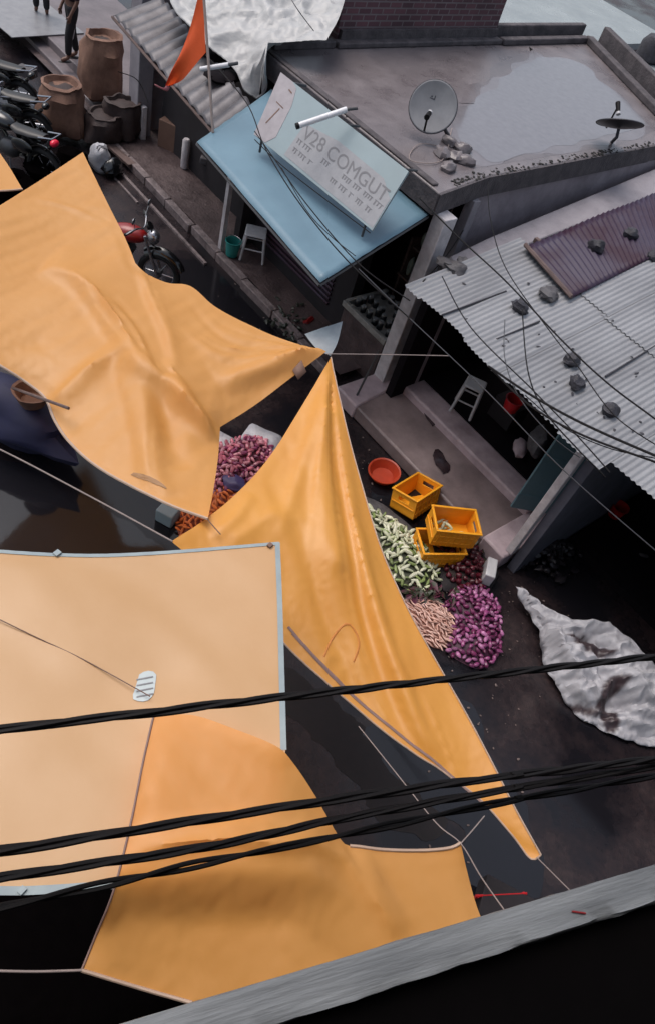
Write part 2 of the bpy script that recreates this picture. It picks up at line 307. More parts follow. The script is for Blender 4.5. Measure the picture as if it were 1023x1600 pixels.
    if slack:                     # let the slack cloth buckle between its held edges
        opp = {}
        for f in fo:
            for k in range(3):
                a_, b_ = f[k], f[(k + 1) % 3]; opp.setdefault((min(a_, b_), max(a_, b_)), []).append(f[(k + 2) % 3])
        E1 = np.array(list(opp)); E2 = np.array([v for v in opp.values() if len(v) == 2]); EE = np.vstack([E1, E2]); st = np.r_[np.ones(len(E1)), np.full(len(E2), bend)]
        I, J = EE[:, 0], EE[:, 1]; r0 = np.linalg.norm(X3[I] - X3[J], axis=1) * (1 + slack); IJ = np.r_[I, J]; dg_ = np.bincount(IJ, np.r_[st, st], n) + 1e-9
        for it in range(relax):
            d_ = X3[J] - X3[I]; ln = np.linalg.norm(d_, axis=1) + 1e-9; c_ = d_ * (st * (ln - r0) / ln * .5)[:, None]
            for ax in range(3):
                m_ = np.bincount(IJ, np.r_[c_[:, ax], -c_[:, ax]], n) / dg_ * 1.7
                X3[:, ax] += np.where(isb, 0, m_)
            if grav: X3[:, 2] -= np.where(isb, 0, grav)
        V = X3[:, :2].copy(); z = X3[:, 2].copy()
    for _ in range(post):
        s = np.zeros(n); np.add.at(s, ed[:, 0], z[ed[:, 1]]); np.add.at(s, ed[:, 1], z[ed[:, 0]]); z = np.where(isb, z, .45 * z + .55 * s / np.maximum(deg, 1))
    fade2 = np.clip(db / .06, .12, 1)
    for pl, amp, wid in creases: z = press(V, z, pl, amp * 1.5, wid, 'creasestart' if pl[0] in ((509, 551), (517, 560), (838, 1330)) else 'crease', fade2)
    mb = MB(); mb.v = [Vector((V[i, 0], V[i, 1], z[i])) for i in range(n)]; mb.f = []
    for f in fo:
        a, b, c = (mb.v[k] for k in f[:3]); mb.f.append(tuple(f) if (b - a).cross(c - a).z > 0 else tuple(reversed(f)))
    # where the boundary ended up
    for i, o in enumerate(ov):
        for k in o:
            if k < nb: bd[k] = mb.v[i].copy()
    marks.append(nb)
    return mb, bd, marks, (V, z)
def hem_tube(bd, marks, which, r=.010, lift=.004):
    mb = MB()
    for w in which:
        pl = bd[marks[w]:marks[w + 1]] + [bd[marks[w + 1] % len(bd)]]; mb.tube([p + Vector((0, 0, lift)) for p in pl], r, 6)
    return mb
def surf(VZ, x, y):
    V, z = VZ; d = ((V - (x, y)) ** 2).sum(1); k = np.argpartition(d, 4)[:4]; w_ = 1 / (d[k] + 1e-6); return float((z[k] * w_).sum() / w_.sum())
def band(bd, marks, which, w, VZ, lift=.006):
    c = sum(bd, Vector()) / len(bd); mb = MB()
    for k in which:
        pl = bd[marks[k]:marks[k + 1]] + [bd[marks[k + 1] % len(bd)]]; vs = []
        for i, p in enumerate(pl):
            t = (pl[min(i + 1, len(pl) - 1)] - pl[max(i - 1, 0)]).normalized(); nrm = Vector((-t.y, t.x, 0)).normalized()
            if nrm.dot(c - p) < 0: nrm = -nrm
            q = p + nrm * w; q.z = surf(VZ, q.x, q.y) + lift; o_ = p - nrm * .006; o_.z = p.z + lift
            vs += [o_, q]
        n0 = len(mb.v); mb.v += vs
        for i in range(len(pl) - 1):
            f = (n0 + 2 * i, n0 + 2 * i + 2, n0 + 2 * i + 3, n0 + 2 * i + 1); a, b, d = mb.v[f[0]], mb.v[f[1]], mb.v[f[2]]
            mb.f.append(f if (b - a).cross(d - a).z > 0 else tuple(reversed(f)))
    return mb
def drape(poly, VZ, lift=.008, step=.03):
    vs = [W((x, y, 2.3)) for x, y in poly]; return vs
# ================================================================ SETTING
g = MB(); g.add([(-400, -400, 0), (400, -400, 0), (400, 400, 0), (-400, 400, 0)], [(0, 1, 2, 3)])
tag(g.build('street', M['ground']), kind='structure')
mb = MB()
pv = []
for i in range(41):
    for j in range(13):
        x = -19 + i * .335; y = 6.66 + j * .2
        pv.append((x, y, .10 + .035 * noise.noise(Vector((x * 1.3, y * 1.3, 3))) + (.03 if j > 5 else 0)))
mb.add(pv, [(i * 13 + j, (i + 1) * 13 + j, (i + 1) * 13 + j + 1, i * 13 + j + 1) for i in range(40) for j in range(12)])
tag(mb.build('pavement', M['pave']), kind='structure')
# kerb: separate cast lengths with gaps
mb = MB(); x = -12.6
for k in range(9):
    L_ = random.uniform(.7, .95); mb.box((x + L_ / 2, 6.57 + random.uniform(-.02, .02), .065), (L_ - .02, .13, .15), R(random.uniform(-1.2, 1.2))); x += L_
tag(mb.build('kerb', M['kerb'], bevel=.012), kind='structure')
mb = MB(); mb.box((-12.0 + 1.5, 6.28, .02), (3.6, .05, .04)).box((-11.4, 6.1, .012), (1.6, .035, .024))
tag(mb.build('drain_edge', M['kerb']), kind='structure')

# ---- blue awning shop (concrete box with a flat roof)
sh = thing('shop_building', 'concrete shop with wet flat roof behind the blue awning and sign board', 'shop', (-7.2, 7.0, 0))
zr = 3.1
roof = [(-9.05, 6.95), (-5.25, 6.95), (-5.42, 8.0), (-5.5, 12.9), (-8.95, 14.7)]
MB().prism(roof, 2.84, zr).build('roof_slab', M['roofconc'], sh, bevel=.02)
for c_, d_, a_ in (((-7.15, 6.938, 2.965), (3.82, .024, .262), 0), ((-5.325, 7.47, 2.965), (1.07, .03, .262), math.atan2(1.05, -.17)), ((-5.449, 10.45, 2.965), (4.9, .03, .262), math.atan2(4.9, -.08))): MB().box(c_, d_, a_).build('fascia', M['parapet'], sh)
mb = MB(); mb.box((-7.2, 7.02, zr + .015), (3.6, .10, .03)); mb.box((-8.98, 7.66, zr + .05), (.14, 1.1, .10)); mb.build('front_kerb', M['parapet'], sh, bevel=.02)
mb = MB(); mb.box((-8.97, 10.1, zr + .04), (.16, 3.7, .08)); mb.box((-8.92, 13.2, zr + .05), (.14, 2.5, .10)); mb.box((-9.12, 13.2, zr + .12), (.12, 2.6, .24))
a, b = Vector((-8.9, 14.5)), Vector((-5.4, 12.75)); dd = (b - a); mb.box(((a.x + b.x) / 2, (a.y + b.y) / 2, zr + .06), (dd.length, .16, .12), math.atan2(dd.y, dd.x)); mb.box(((a.x + b.x) / 2 + .12, (a.y + b.y) / 2 + .24, zr + .16), (dd.length, .14, .32), math.atan2(dd.y, dd.x)); mb.build('back_parapet', M['parapet'], sh, bevel=.02)
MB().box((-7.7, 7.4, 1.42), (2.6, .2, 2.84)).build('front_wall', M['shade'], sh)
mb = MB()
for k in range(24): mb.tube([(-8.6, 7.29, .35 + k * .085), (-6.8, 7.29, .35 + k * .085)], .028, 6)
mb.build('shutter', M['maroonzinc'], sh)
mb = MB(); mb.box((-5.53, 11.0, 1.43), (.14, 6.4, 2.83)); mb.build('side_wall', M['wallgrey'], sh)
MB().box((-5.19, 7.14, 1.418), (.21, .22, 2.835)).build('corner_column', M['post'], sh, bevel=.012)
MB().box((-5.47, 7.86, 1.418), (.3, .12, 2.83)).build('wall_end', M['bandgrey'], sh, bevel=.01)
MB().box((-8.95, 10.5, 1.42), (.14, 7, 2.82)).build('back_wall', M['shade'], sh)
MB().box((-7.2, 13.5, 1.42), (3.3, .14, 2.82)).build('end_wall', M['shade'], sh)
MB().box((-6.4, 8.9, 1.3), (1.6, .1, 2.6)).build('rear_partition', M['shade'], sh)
# standing water on the roof
pud = [(700, 178), (760, 140), (800, 112), (840, 92), (905, 95), (950, 135), (985, 165), (1000, 195), (930, 216), (860, 232), (800, 246), (765, 254), (742, 236), (715, 215)]
pp = [P(x, y, zr + .004) for x, y in pud]; pp = resample(spline(pp + [pp[0]], 8), .06)[:-1]
pp = [p + Vector((noise.noise(p * 2.2), noise.noise(p * 2.2 + Vector((9, 0, 0))), 0)) * .12 for p in pp]
c = sum(pp, Vector()) / len(pp); vv = [c] + pp
tag(MB().add(vv, [(0, i + 1, (i + 1) % len(pp) + 1) for i in range(len(pp))] ).build('roof_water', M['puddle']), kind='stuff')

for sc_, nm_, lift_ in ((1.10, 'roof_damp', -.002), (1.26, 'roof_damp_fringe', -.003)):
    qq = [c + (p - c) * sc_ + Vector((noise.noise(p * 1.6 + Vector((sc_ * 9, 0, 0))), noise.noise(p * 1.6 + Vector((3, sc_ * 7, 0))), 0)) * .22 for p in pp]
    qq = [Vector((min(max(q.x, -8.8), -5.62), min(max(q.y, 7.15), 12.6), zr + .004 + lift_)) for q in qq]
    tag(MB().add([Vector((c.x, c.y, zr + .004 + lift_))] + qq, [(0, i + 1, (i + 1) % len(qq) + 1) for i in range(len(qq))]).build(nm_, M['damp'] if sc_ < 1.2 else mat('damp_fringe', (.165, .142, .146), (.115, .098, .103), .3, scale=3, bump=.2)), kind='stuff')
mb = MB(); rs = random.Random(31)
for k in range(260):
    if k < 255: y_ = 7.3 + 5.2 * rs.random() ** 1.3; x_ = -5.36 - .10 * min(1, max(0, (y_ - 7) / 1)) - (y_ - 7) * .012 + rs.gauss(0, .035)
    else: x_ = rs.uniform(-8.7, -5.4); y_ = 7.0 + rs.gauss(0, .03)
    s_ = rs.uniform(.006, .022); mb.ell((x_, y_, zr + rs.uniform(-.01, .012)), (s_, s_ * 1.4, s_ * .45), Matrix.Rotation(rs.random() * 3, 3, 'Z'), 7, 5, .6, k)
tag(mb.build('moss', mat('black_moss', (.012, .012, .012), (.035, .032, .03), .9, scale=20)), kind='stuff')
# brick wall and the pale roofs behind
bw = thing('brick_wall', 'dark maroon brick wall standing along the back edge of the wet flat roof', 'wall', (-9.2, 10.1, 0))
MB().box((-9.19, 10.12, 2.3), (.22, 3.56, 4.6)).build('brickwork', M['brick'], bw)
MB().box((-9.04, 10.12, zr + .10), (.06, 3.5, .2)).build('plinth_course', M['parapet'], bw)
pr = thing('neighbour_building', 'pale grey wet roof beyond the brick wall at the upper right corner', 'building', (-12, 15, 0))
MB().box((-13.2, 15.2, 1.4), (7.8, 6.2, 2.8)).build('wall', M['wallgrey'], pr)
MB().box((-13.2, 15.2, 2.86), (8.0, 6.4, .12)).build('roof', M['paleroof'], pr)
pr = thing('rear_building', 'greenish white roof behind the slanting end parapet of the wet flat roof', 'building', (-5, 17.5, 0))
a2 = [(-8.6, 15.0), (-4.6, 13.0), (-1, 20), (-6, 24)]
MB().prism(a2, 0, 2.95).build('wall', M['wallgrey'], pr); MB().prism([(x + (.1 if x > -5 else -.1), y) for x, y in a2], 2.95, 3.06).build('roof', M['paleroof'], pr)
o = single('tar_barrel', MB().lathe([(.2, 0), (.26, .05), (.26, .3), (.2, .42), (.05, .46)], P(1010, 95, 3.06), 14, jit=.2), M['stone'], 'dark lump lying on the pale roof in the upper right corner', 'sack')

# white tarpaulin over the roof left of the shop
nb = thing('covered_building', 'low building under the big white roof tarpaulin beside the saffron flag', 'building', (-10.8, 9, 0))
MB().box((-10.75, 10.1, 1.5), (3.1, 5.2, 3.0)).build('wall', M['shade'], nb)
z1 = 3.25
cb, bd, mk, VZ = cloth([
 [(255, -40, 3.2), (270, 10, 3.1), (300, 45, 3.0), (325, 72, 2.95)], [(325, 72, 2.95), (350, 90, 2.9), (370, 112, 2.85), (382, 142, 2.7), (400, 156, 2.6)], [(400, 156, 2.6), (416, 140, 2.75), (413, 105, 3.1), (418, 68, 3.3)],
 [(418, 68, 3.3), (470, 66, 3.4), (510, 62, 3.5)], [(510, 62, 3.5), (532, 20, 3.7), (548, -40, 3.75)], [(548, -40, 3.75), (400, -60, 3.7), (255, -40, 3.2)]],
 step=.045, ctrl=[[(420, 30, 3.75), (480, 10, 3.9)], [(340, 30, 3.45), (380, 60, 3.3)]], fine=.05, soft=2, slack=.03, bend=.3, ridged=.04, seed=4, fscale=2.4, fdir=(.3, 1),
 folds=[([(300, 20), (380, 40), (500, 25)], .07, .07, 0), ([(330, 60), (400, 62), (490, 45)], .06, .06, 0), ([(380, 70), (395, 110), (398, 150)], .06, .06, 'end'), ([(510, 55), (520, 25), (535, -10)], -.10, .07, 0)])
tp = thing('roof_tarpaulin', 'large crumpled white tarpaulin over the roof behind the flag and above the sign board', 'tarpaulin', P(400, 20, 3.0))
cb.build('sheet', M['roofcloth'], tp); hem_tube(bd, mk, [0, 1, 2], .012).build('hem', M['roofcloth'], tp)

# ---- row of dark shops further left
ls = thing('corner_shop', 'dark old shop front with pale pillar behind the brown sacks at upper left', 'shop', (-13, 7.5, 0))
MB().box((-12.66, 7.25, 1.3), (.34, .3, 2.6)).build('pillar', M['bandgrey'], ls, bevel=.015)
MB().box((-11.2, 7.75, 1.3), (2.5, .14, 2.6)).build('shutter_panel', mat('plum_shutter', (.045, .030, .036), (.026, .018, .022), .6, scale=2.5, stretch=(1, 1, 9)), ls)
MB().box((-9.5, 7.55, 1.3), (.9, .14, 2.6)).build('front_wall', M['shade'], ls)
MB().box((-15.2, 9.9, 1.4), (5.0, .2, 2.8)).build('back_wall', M['shade'], ls)
MB().box((-12.75, 8.7, 1.3), (.12, 2.4, 2.6)).build('side_wall', M['wallgrey'], ls)
MB().box((-11.2, 8.3, 2.2), (3.4, 1.2, .1)).build('lintel', M['shade'], ls)
tag(MB().box((-16.2, 8.3, .17), (6.7, 2.5, .34)).box((-15.4, 6.95, .09), (5.0, .3, .18)).build('shop_platform', M['platform'], bevel=.015), kind='structure')
st = P(222, 215, .1)
single('stub_post', MB().box((st.x, st.y, .34), (.13, .11, .68)), M['post'], 'short whitewashed stub post below the tall pale pillar', 'post', bevel=.012)

# corrugated dark awning by the flag
aw = thing('tin_awning', 'dark corrugated tin awning beside the saffron flag', 'awning', P(280, 100, 2.4))
A = [P(176, 22, 2.45), P(336, 206, 2.45), P(392, 162, 2.72), P(250, -8, 2.72)]
mb = MB(); nu = 168; nv = 12
for j in range(nv + 1):
    t = j / nv
    for i in range(nu + 1):
        s_ = i / nu; p = A[0].lerp(A[3], t).lerp(A[1].lerp(A[2], t), s_); mb.v.append(p + Vector((0, 0, .045 * (abs(math.sin(math.pi * 14 * s_)) - .5) + .02 * noise.noise(p * 1.5))))
mb.f = [(j * (nu + 1) + i, j * (nu + 1) + i + 1, (j + 1) * (nu + 1) + i + 1, (j + 1) * (nu + 1) + i) for j in range(nv) for i in range(nu)]
mb.build('sheet', M['darkzinc'], aw, solid=.004)
mb = MB(); mb.tube([A[0] - Vector((0, 0, .04)), A[1] - Vector((0, 0, .04))], .022, 6); mb.tube([A[3] - Vector((0, 0, .04)), A[2] - Vector((0, 0, .04))], .022, 6); mb.build('batten', M['wood'], aw)
rub = MB(); q = P(300, 75, 2.62)
for k in range(10): rub.ell(P(358 + random.uniform(-30, 28), 108 + random.uniform(-24, 26) + 10 * (k > 5), 2.72), (.20, .13, .06), Matrix.Rotation(random.random() * 3, 3, 'Z'), 8, 6, .4, k)
tag(rub.build('rags', M['dark']), kind='stuff')

# ---- blue awning, sign board, lamps
ba = thing('blue_awning', 'pale blue flat sheet awning under the sign board', 'awning', (-6.6, 6, 2.5))
B = [P(308, 221, 2.5), P(500, 442, 2.5), P(669, 335, 2.8), P(424, 140, 2.8)]
mb = MB(); nu, nv = 30, 14
for j in range(nv + 1):
    for i in range(nu + 1):
        t, s_ = j / nv, i / nu; p = B[0].lerp(B[3], t).lerp(B[1].lerp(B[2], t), s_); mb.v.append(p + Vector((0, 0, .012 * noise.noise(p * 1.4) + .006 * math.sin(t * 40))))
mb.f = [(j * (nu + 1) + i, j * (nu + 1) + i + 1, (j + 1) * (nu + 1) + i + 1, (j + 1) * (nu + 1) + i) for j in range(nv) for i in range(nu)]
mb.build('sheet', M['blue'], ba, solid=.006)
mb = MB(); dz = Vector((0, 0, .035)); mb.tube([B[0] - dz, B[1] - dz], .018, 6); mb.tube([B[0] - dz, B[3] - dz], .018, 6); mb.tube([B[1] - dz, B[2] - dz], .018, 6); mb.build('frame', M['wirehi'], ba)
mb = MB()
for s_ in (.25, .5, .75):
    mb.tube([B[0].lerp(B[1], s_) - dz, B[3].lerp(B[2], s_) - dz], .014, 6)
mb.build('rafter', M['wirehi'], ba)
single('awning_post', MB().box((-8.86, 6.66, 1.22), (.075, .075, 2.44)), M['post'], 'thin whitewashed post under the blue awning beside the teal bucket', 'post')
sg = thing('sign_board', 'pale blue and white lettered sign board leaning above the blue awning', 'sign', (-6.5, 6.1, 2.8))
s0, s1, s2, s3 = P(397, 210, 2.84), P(581, 360, 2.84), P(636, 265, 3.42), P(439, 113, 3.42)
pn = (s1 - s0).cross(s3 - s0).normalized(); s2 -= pn * (s2 - s0).dot(pn)
ex = (s1 - s0).normalized(); ey = (s3 - s0); ey = (ey - ex * ey.dot(ex)).normalized(); en = ex.cross(ey).normalized()
if en.z < 0: en = -en
wS, hS = (s1 - s0).length, (s3 - s0).dot(ey)
def SB(u, v, w=0): return s0.lerp(s1, u).lerp(s3.lerp(s2, u), v) + en * w
def quadslab(mb, uv, w0, w1):
    n = len(uv); vs = [SB(u, v, w0) for u, v in uv] + [SB(u, v, w1) for u, v in uv]
    return mb.add(vs, [tuple(range(n - 1, -1, -1)), tuple(range(n, 2 * n))] + [(i, (i + 1) % n, n + (i + 1) % n, n + i) for i in range(n)])
quadslab(MB(), [(0, 0), (1, 0), (1, 1), (0, 1)], -.03, 0).build('panel', M['sign'], sg)
quadslab(MB(), [(.0, .0), (.10, .01), (.155, .18), (.165, .7), (.145, .95), (.10, 1), (0, 1)], .001, .004).build('pale_panel', M['signpink'], sg)
quadslab(MB(), [(.26, .05), (.995, .03), (.995, .52), (.90, .70), (.55, .72), (.30, .62)], .001, .0035).build('lettering_ground', M['signblock'], sg)
def lettering(txt, u0, v0, hh, m, name, stretch=1.0, lift=.006, ital=0):
    cu = bpy.data.curves.new('t', 'FONT'); cu.body = txt; cu.size = 1; ob = bpy.data.objects.new('t', cu); COL.objects.link(ob)
    dg = bpy.context.evaluated_depsgraph_get(); me = bpy.data.meshes.new_from_object(ob.evaluated_get(dg)); bpy.data.objects.remove(ob)
    mb = MB(); mb.v = [SB(u0 + v.co.x * hh / wS * stretch, v0 + v.co.y * hh / hS, lift) for v in me.vertices]; mb.f = [tuple(p.vertices) for p in me.polygons]
    return mb.build(name, m, sg, smooth=False)
lettering('V28 COMGUT', .315, .42, .225, M['signtext'], 'heading_lettering', 1.02)
rs = random.Random(3); mb = MB()
for row, (v, u0) in enumerate(((.30, .30), (.155, .30))):
    u = u0
    while u < .95:
        w = rs.uniform(.03, .07)
        if rs.random() < .86:
            k = max(1, int(w / .016))
            quadslab(mb, [(u, v + .075), (u + w, v + .070), (u + w, v + .082), (u, v + .087)], .004, .006)
            for q in range(k):
                a_ = u + q * w / k; quadslab(mb, [(a_ + .002, v + rs.uniform(0, .02)), (a_ + .010, v + rs.uniform(0, .03)), (a_ + .012, v + .075), (a_ + .005, v + .075)], .004, .006)
        u += w + rs.uniform(.012, .03)
mb.build('small_lettering', M['signtext'], sg, smooth=False)
for uv in ([(.045, .25), (.052, .25), (.10, .55), (.094, .56)], [(.055, .60), (.12, .585), (.12, .60), (.055, .615)], [(.10, .86), (.13, .84), (.132, .86), (.102, .88)]): quadslab(MB(), uv, .005, .007).build('mark', M['brownpatch'], sg, smooth=False)
mb = MB()
for u in (.06, .5, .94): mb.tube([SB(u, .95, -.03), SB(u, .95, -.03) + Vector((0, .30, -.05))], .015, 6)
for u in (.06, .94): mb.tube([SB(u, .02, -.02), SB(u, .02, -.02) - Vector((0, 0, .16))], .015, 6)
mb.build('bracket', M['wirehi'], sg)
tl = thing('tube_lamp', 'white tube lamp sticking out above the lettered sign board', 'lamp', P(540, 172, 3.35))
t0, t1 = PY(467, 196, 5.70), PY(541, 171, 6.22)
MB().tube([t0, t1], .032, 12).build('tube', M['tube'], tl); MB().tube([t0 + (t0 - t1).normalized() * .035, t0], .034, 12).build('end_cap', M['wire'], tl); MB().tube([t1, t1 + (t1 - t0).normalized() * .14 - Vector((0, 0, .03))], .018, 8).build('arm', M['wirehi'], tl)
tl = thing('tube_lamp', 'white tube lamp crossing the bamboo flag pole', 'lamp', P(340, 105, 2.8))
t0, t1 = PY(314, 108, 5.60), PY(358, 101, 5.80)
MB().tube([t0, t1], .028, 12).build('tube', M['tube'], tl); MB().tube([t1, t1 + (t1 - t0).normalized() * .12], .02, 8).build('end_cap', M['wirehi'], tl)
# flag
fl = thing('flag', 'saffron pennant on a thin bamboo pole above the dark tin awning', 'flag', PY(332, 205, 5.62))
p0, p1 = PY(333, 207, 5.62), PY(316, -40, 5.66)
MB().tube(spline([p0, p0.lerp(p1, .5) + Vector((.01, 0, 0)), p1], 6), .017, 8).build('pole', M['pole'], fl)
top, bot, tip = PY(316, -30, 5.66), PY(322, 82, 5.64), PY(263, 134, 5.55)
mb = MB(); nu, nv = 26, 16
for i in range(nu + 1):
    s_ = i / nu
    for j in range(nv + 1):
        t = j / nv; a_ = top.lerp(tip, s_); b_ = bot.lerp(tip, s_); p = a_.lerp(b_, t); p.z -= .10 * math.sin(math.pi * s_) * (.35 + .5 * t)
        p.y += .045 * math.sin(5 * s_ + 4.0 * t) * s_ ** .5 + .03 * math.sin(9 * t + 2 * s_) * s_; mb.v.append(p)
mb.f = [(i * (nv + 1) + j, (i + 1) * (nv + 1) + j, (i + 1) * (nv + 1) + j + 1, i * (nv + 1) + j + 1) for i in range(nu) for j in range(nv)]
mb.build('pennant', M['flag'], fl)
MB().tube(spline([tip, tip + Vector((-.03, -.02, -.06)), PY(243, 133, 5.52)], 6), [.028] * 7 + [.02] * 6, 8, flat=.35).build('tassel', M['pinkcloth'], fl)

# ---- satellite dishes on the roof
def dish(name, label, base, c, nrm, rad, m, lnb, seed):
    d = thing(name, label, 'satellite dish', base); nrm = Vector(nrm).normalized(); rm = nrm.to_track_quat('Z', 'Y').to_matrix(); prof = [(max(r, .001) * rad, (r * r) * .16 * rad) for r in (0, .2, .4, .6, .8, .95, 1.0)]
    b = MB().lathe(prof, c, 36, rm); b.f = b.f[:-1]; b.build('bowl', m, d, solid=.012)
    MB().tube([Vector(c) + rm @ Vector((math.cos(a) * rad, math.sin(a) * rad, .16 * rad)) for a in [2 * math.pi * k / 40 for k in range(41)]], .007, 6).build('rim', M['stone'], d)
    e = Vector(c) + rm @ Vector((0, -rad * .98, .1 * rad)); f = Vector(c) + nrm * rad * .9 + rm @ Vector((0, -rad * .45, 0))
    ar = MB().tube([e, f], .013, 6).build('arm', M['wire'], d); dr = (Vector(c) - f).normalized()
    MB().tube([f - dr * .06, f + dr * .09], [.035, .028], 10).build('receiver', M['wire'], ar); MB().tube([f + dr * .09, f + dr * .125], .033, 10).build('receiver_cap', lnb, ar)
    MB().tube([Vector(c) - nrm * .01, Vector(c) - nrm * .12, Vector(base)], .024, 8).build('mast', M['stone'], d)
    if m is M['dish']:
        for k, (x0, w) in enumerate(((-.10, .05), (-.02, .03))): pass
        mb = MB(); cc = Vector((-.22 * rad, .42 * rad, .045 * rad))
        mb.box(Vector(c) + rm @ (cc + Vector((0, .04, .006))), (.10, .012, .004), m=rm).box(Vector(c) + rm @ (cc + Vector((0, -.04, .004))), (.10, .012, .004), m=rm).box(Vector(c) + rm @ (cc + Vector((-.045, 0, .006))), (.012, .08, .004), m=rm).box(Vector(c) + rm @ (cc + Vector((.045, 0, .006))), (.012, .08, .004), m=rm).box(Vector(c) + rm @ (cc + Vector((0, 0, .006))), (.03, .05, .004), m=rm); mb.build('emblem', M['stone'], d, smooth=False)
    return d
c1 = P(676, 168, 3.48); tocam = (CAM - c1).normalized()
dish('satellite_dish', 'light grey satellite dish with black receiver arm on the wet flat roof', P(705, 222, 3.1), c1, tocam + Vector((-.05, -.1, .15)), .30, M['dish'], M['white'], 1)
c2 = P(966, 200, 3.42)
dish('satellite_dish', 'black satellite dish seen edge-on at the roof end by the side wall', P(955, 222, 3.1), c2, Vector((-.45, .25, .86)), .33, M['dishdark'], M['white'], 2)
mb = MB()
for k, (x, y) in enumerate(((703, 222), (722, 232), (712, 245), (690, 240), (728, 252), (700, 262))): p = P(x, y, 3.13); mb.ell(p, (.13, .09, .07), Matrix.Rotation(k, 3, 'Z'), 9, 7, .5, k)
single('rubble_pile', mb, M['roofconc'], 'broken brick rubble weighing down the foot of the light grey dish', 'rubble')
mb = MB().tube(spline([P(705, 200, 3.13), P(690, 250, 3.12), P(640, 250, 3.12), P(655, 225, 3.12), P(700, 232, 3.12)], 8), .006, 5); single('roof_cable', mb, M['rope'], 'pale cable looped on the roof around the light grey dish', 'cable')

# ---- pale strip between the side wall and the tin roof
lp = thing('low_wall', 'pale plastered low wall between the grey side wall and the maroon tin sheet', 'wall', (-5, 9, 0))
q = [P(700, 405, 2.2), P(760, 375, 2.3), P(1023, 270, 2.7), P(1023, 304, 2.7), P(815, 388, 2.33), P(720, 428, 2.22)]
q[2] = q[1] + (q[2] - q[1]) * 1.6; q[3] = q[4] + (q[3] - q[4]) * 1.6
zf = lambda p: 2.26 + (p.y - 7.6) * .115
MB().prism([(p.x, p.y) for p in q], 0, zf).build('coping', M['bandgrey'], lp, bevel=.02)
o = thing('jute_bundle', 'grey bundle dumped where the low wall meets the tin roof', 'bundle', P(710, 415, 2.25))
for k, (x, y, r) in enumerate(((695, 412, .10), (712, 420, .12), (722, 408, .07))): MB().ell(P(x, y, 2.36), (r * 1.2, r, r * .7), Matrix.Rotation(k, 3, 'Z'), 10, 8, .5, k).build('fold', M['sackgrey'], o)

# ================================================================ TIN ROOF SHOPS
RS = .14
def rz(X, Y): return 2.25 + RS * (Y - 6.3)
def PP(x, y, lift=0):
    d = ray(x, y); t = (2.25 + RS * (0 - 6.3) - H + lift) / (d.z - RS * d.y); return CAM + d * t
def tin(mb, X0, X1, yf, yb, lift=0.0, pitch=.07, amp=.0085, along='Y', tilt=0):
    if along == 'Y':
        nx_ = max(2, int((X1 - X0) / pitch * 8)); ny_ = 8; n0 = len(mb.v)
        for i in range(nx_ + 1):
            X = X0 + (X1 - X0) * i / nx_
            for j in range(ny_ + 1):
                a_, b_ = yf(X), yb(X); Y = a_ + (b_ - a_) * j / ny_
                mb.v.append(Vector((X, Y, rz(X, Y) + lift + tilt * (X - X0) + amp * math.sin(2 * math.pi * X / pitch) + .018 * noise.noise(Vector((X * .9, Y * .7, 1))))))
        mb.f += [(n0 + i * (ny_ + 1) + j, n0 + (i + 1) * (ny_ + 1) + j, n0 + (i + 1) * (ny_ + 1) + j + 1, n0 + i * (ny_ + 1) + j + 1) for i in range(nx_) for j in range(ny_)]
    return mb
def step_edge(X): return 6.36 - .02 * math.sin(X * 5) + (.03 if int((X + 10) / .78) % 2 else 0) - .055 * (X + 4.7) * .7
t1 = thing('tin_roof', 'pale corrugated tin roof over the shop with the pink plinth', 'roof', (-3.2, 8, 2.2))
xs = [-4.78, -3.98, -3.2, -2.42, -1.66]
for k in range(4):
    off = random.uniform(-.03, .03)
    tin(MB(), xs[k] - .04, xs[k + 1] + .04, lambda X, o=off: step_edge(X) + o, lambda X: 8.35, .004 + .006 * (k % 2), tilt=.004).build('sheet', M['zinc'], t1)
    tin(MB(), xs[k] - (.04 if k else -.22), xs[k + 1] + .04, lambda X, o=off: 8.15 + o * 4, lambda X: 10.9, .020 + .006 * (k % 2), tilt=.004).build('sheet', M['zinc'], t1)
mb = MB()
for Y in (6.6, 7.5, 8.6): mb.box((-3.2, Y, rz(0, Y) - .05), (3.1, .06, .06))
mb.build('purlin', M['wood'], t1)
t2 = thing('tin_roof', 'pale corrugated tin roof over the dark shop at the right edge', 'roof', (.2, 8, 2.2))
xs = [-1.62, -.82, 0, .8, 1.6, 2.4]
for k in range(5):
    off = random.uniform(-.03, .03)
    tin(MB(), xs[k] - .04, xs[k + 1] + .04, lambda X, o=off: 6.58 + .05 * X + o, lambda X: 8.45, .004 + .006 * (k % 2), tilt=.004).build('sheet', M['zinc'], t2)
    tin(MB(), xs[k] - .04, xs[k + 1] + .04, lambda X, o=off: 8.2 + o * 4, lambda X: 10.9, .022 + .006 * (k % 2), tilt=.004).build('sheet', M['zinc'], t2)
mb = MB()
for Y in (6.85, 7.6, 8.6): mb.box((.3, Y, rz(0, Y) - .05), (4.0, .06, .06))
mb.build('purlin', M['wood'], t2)
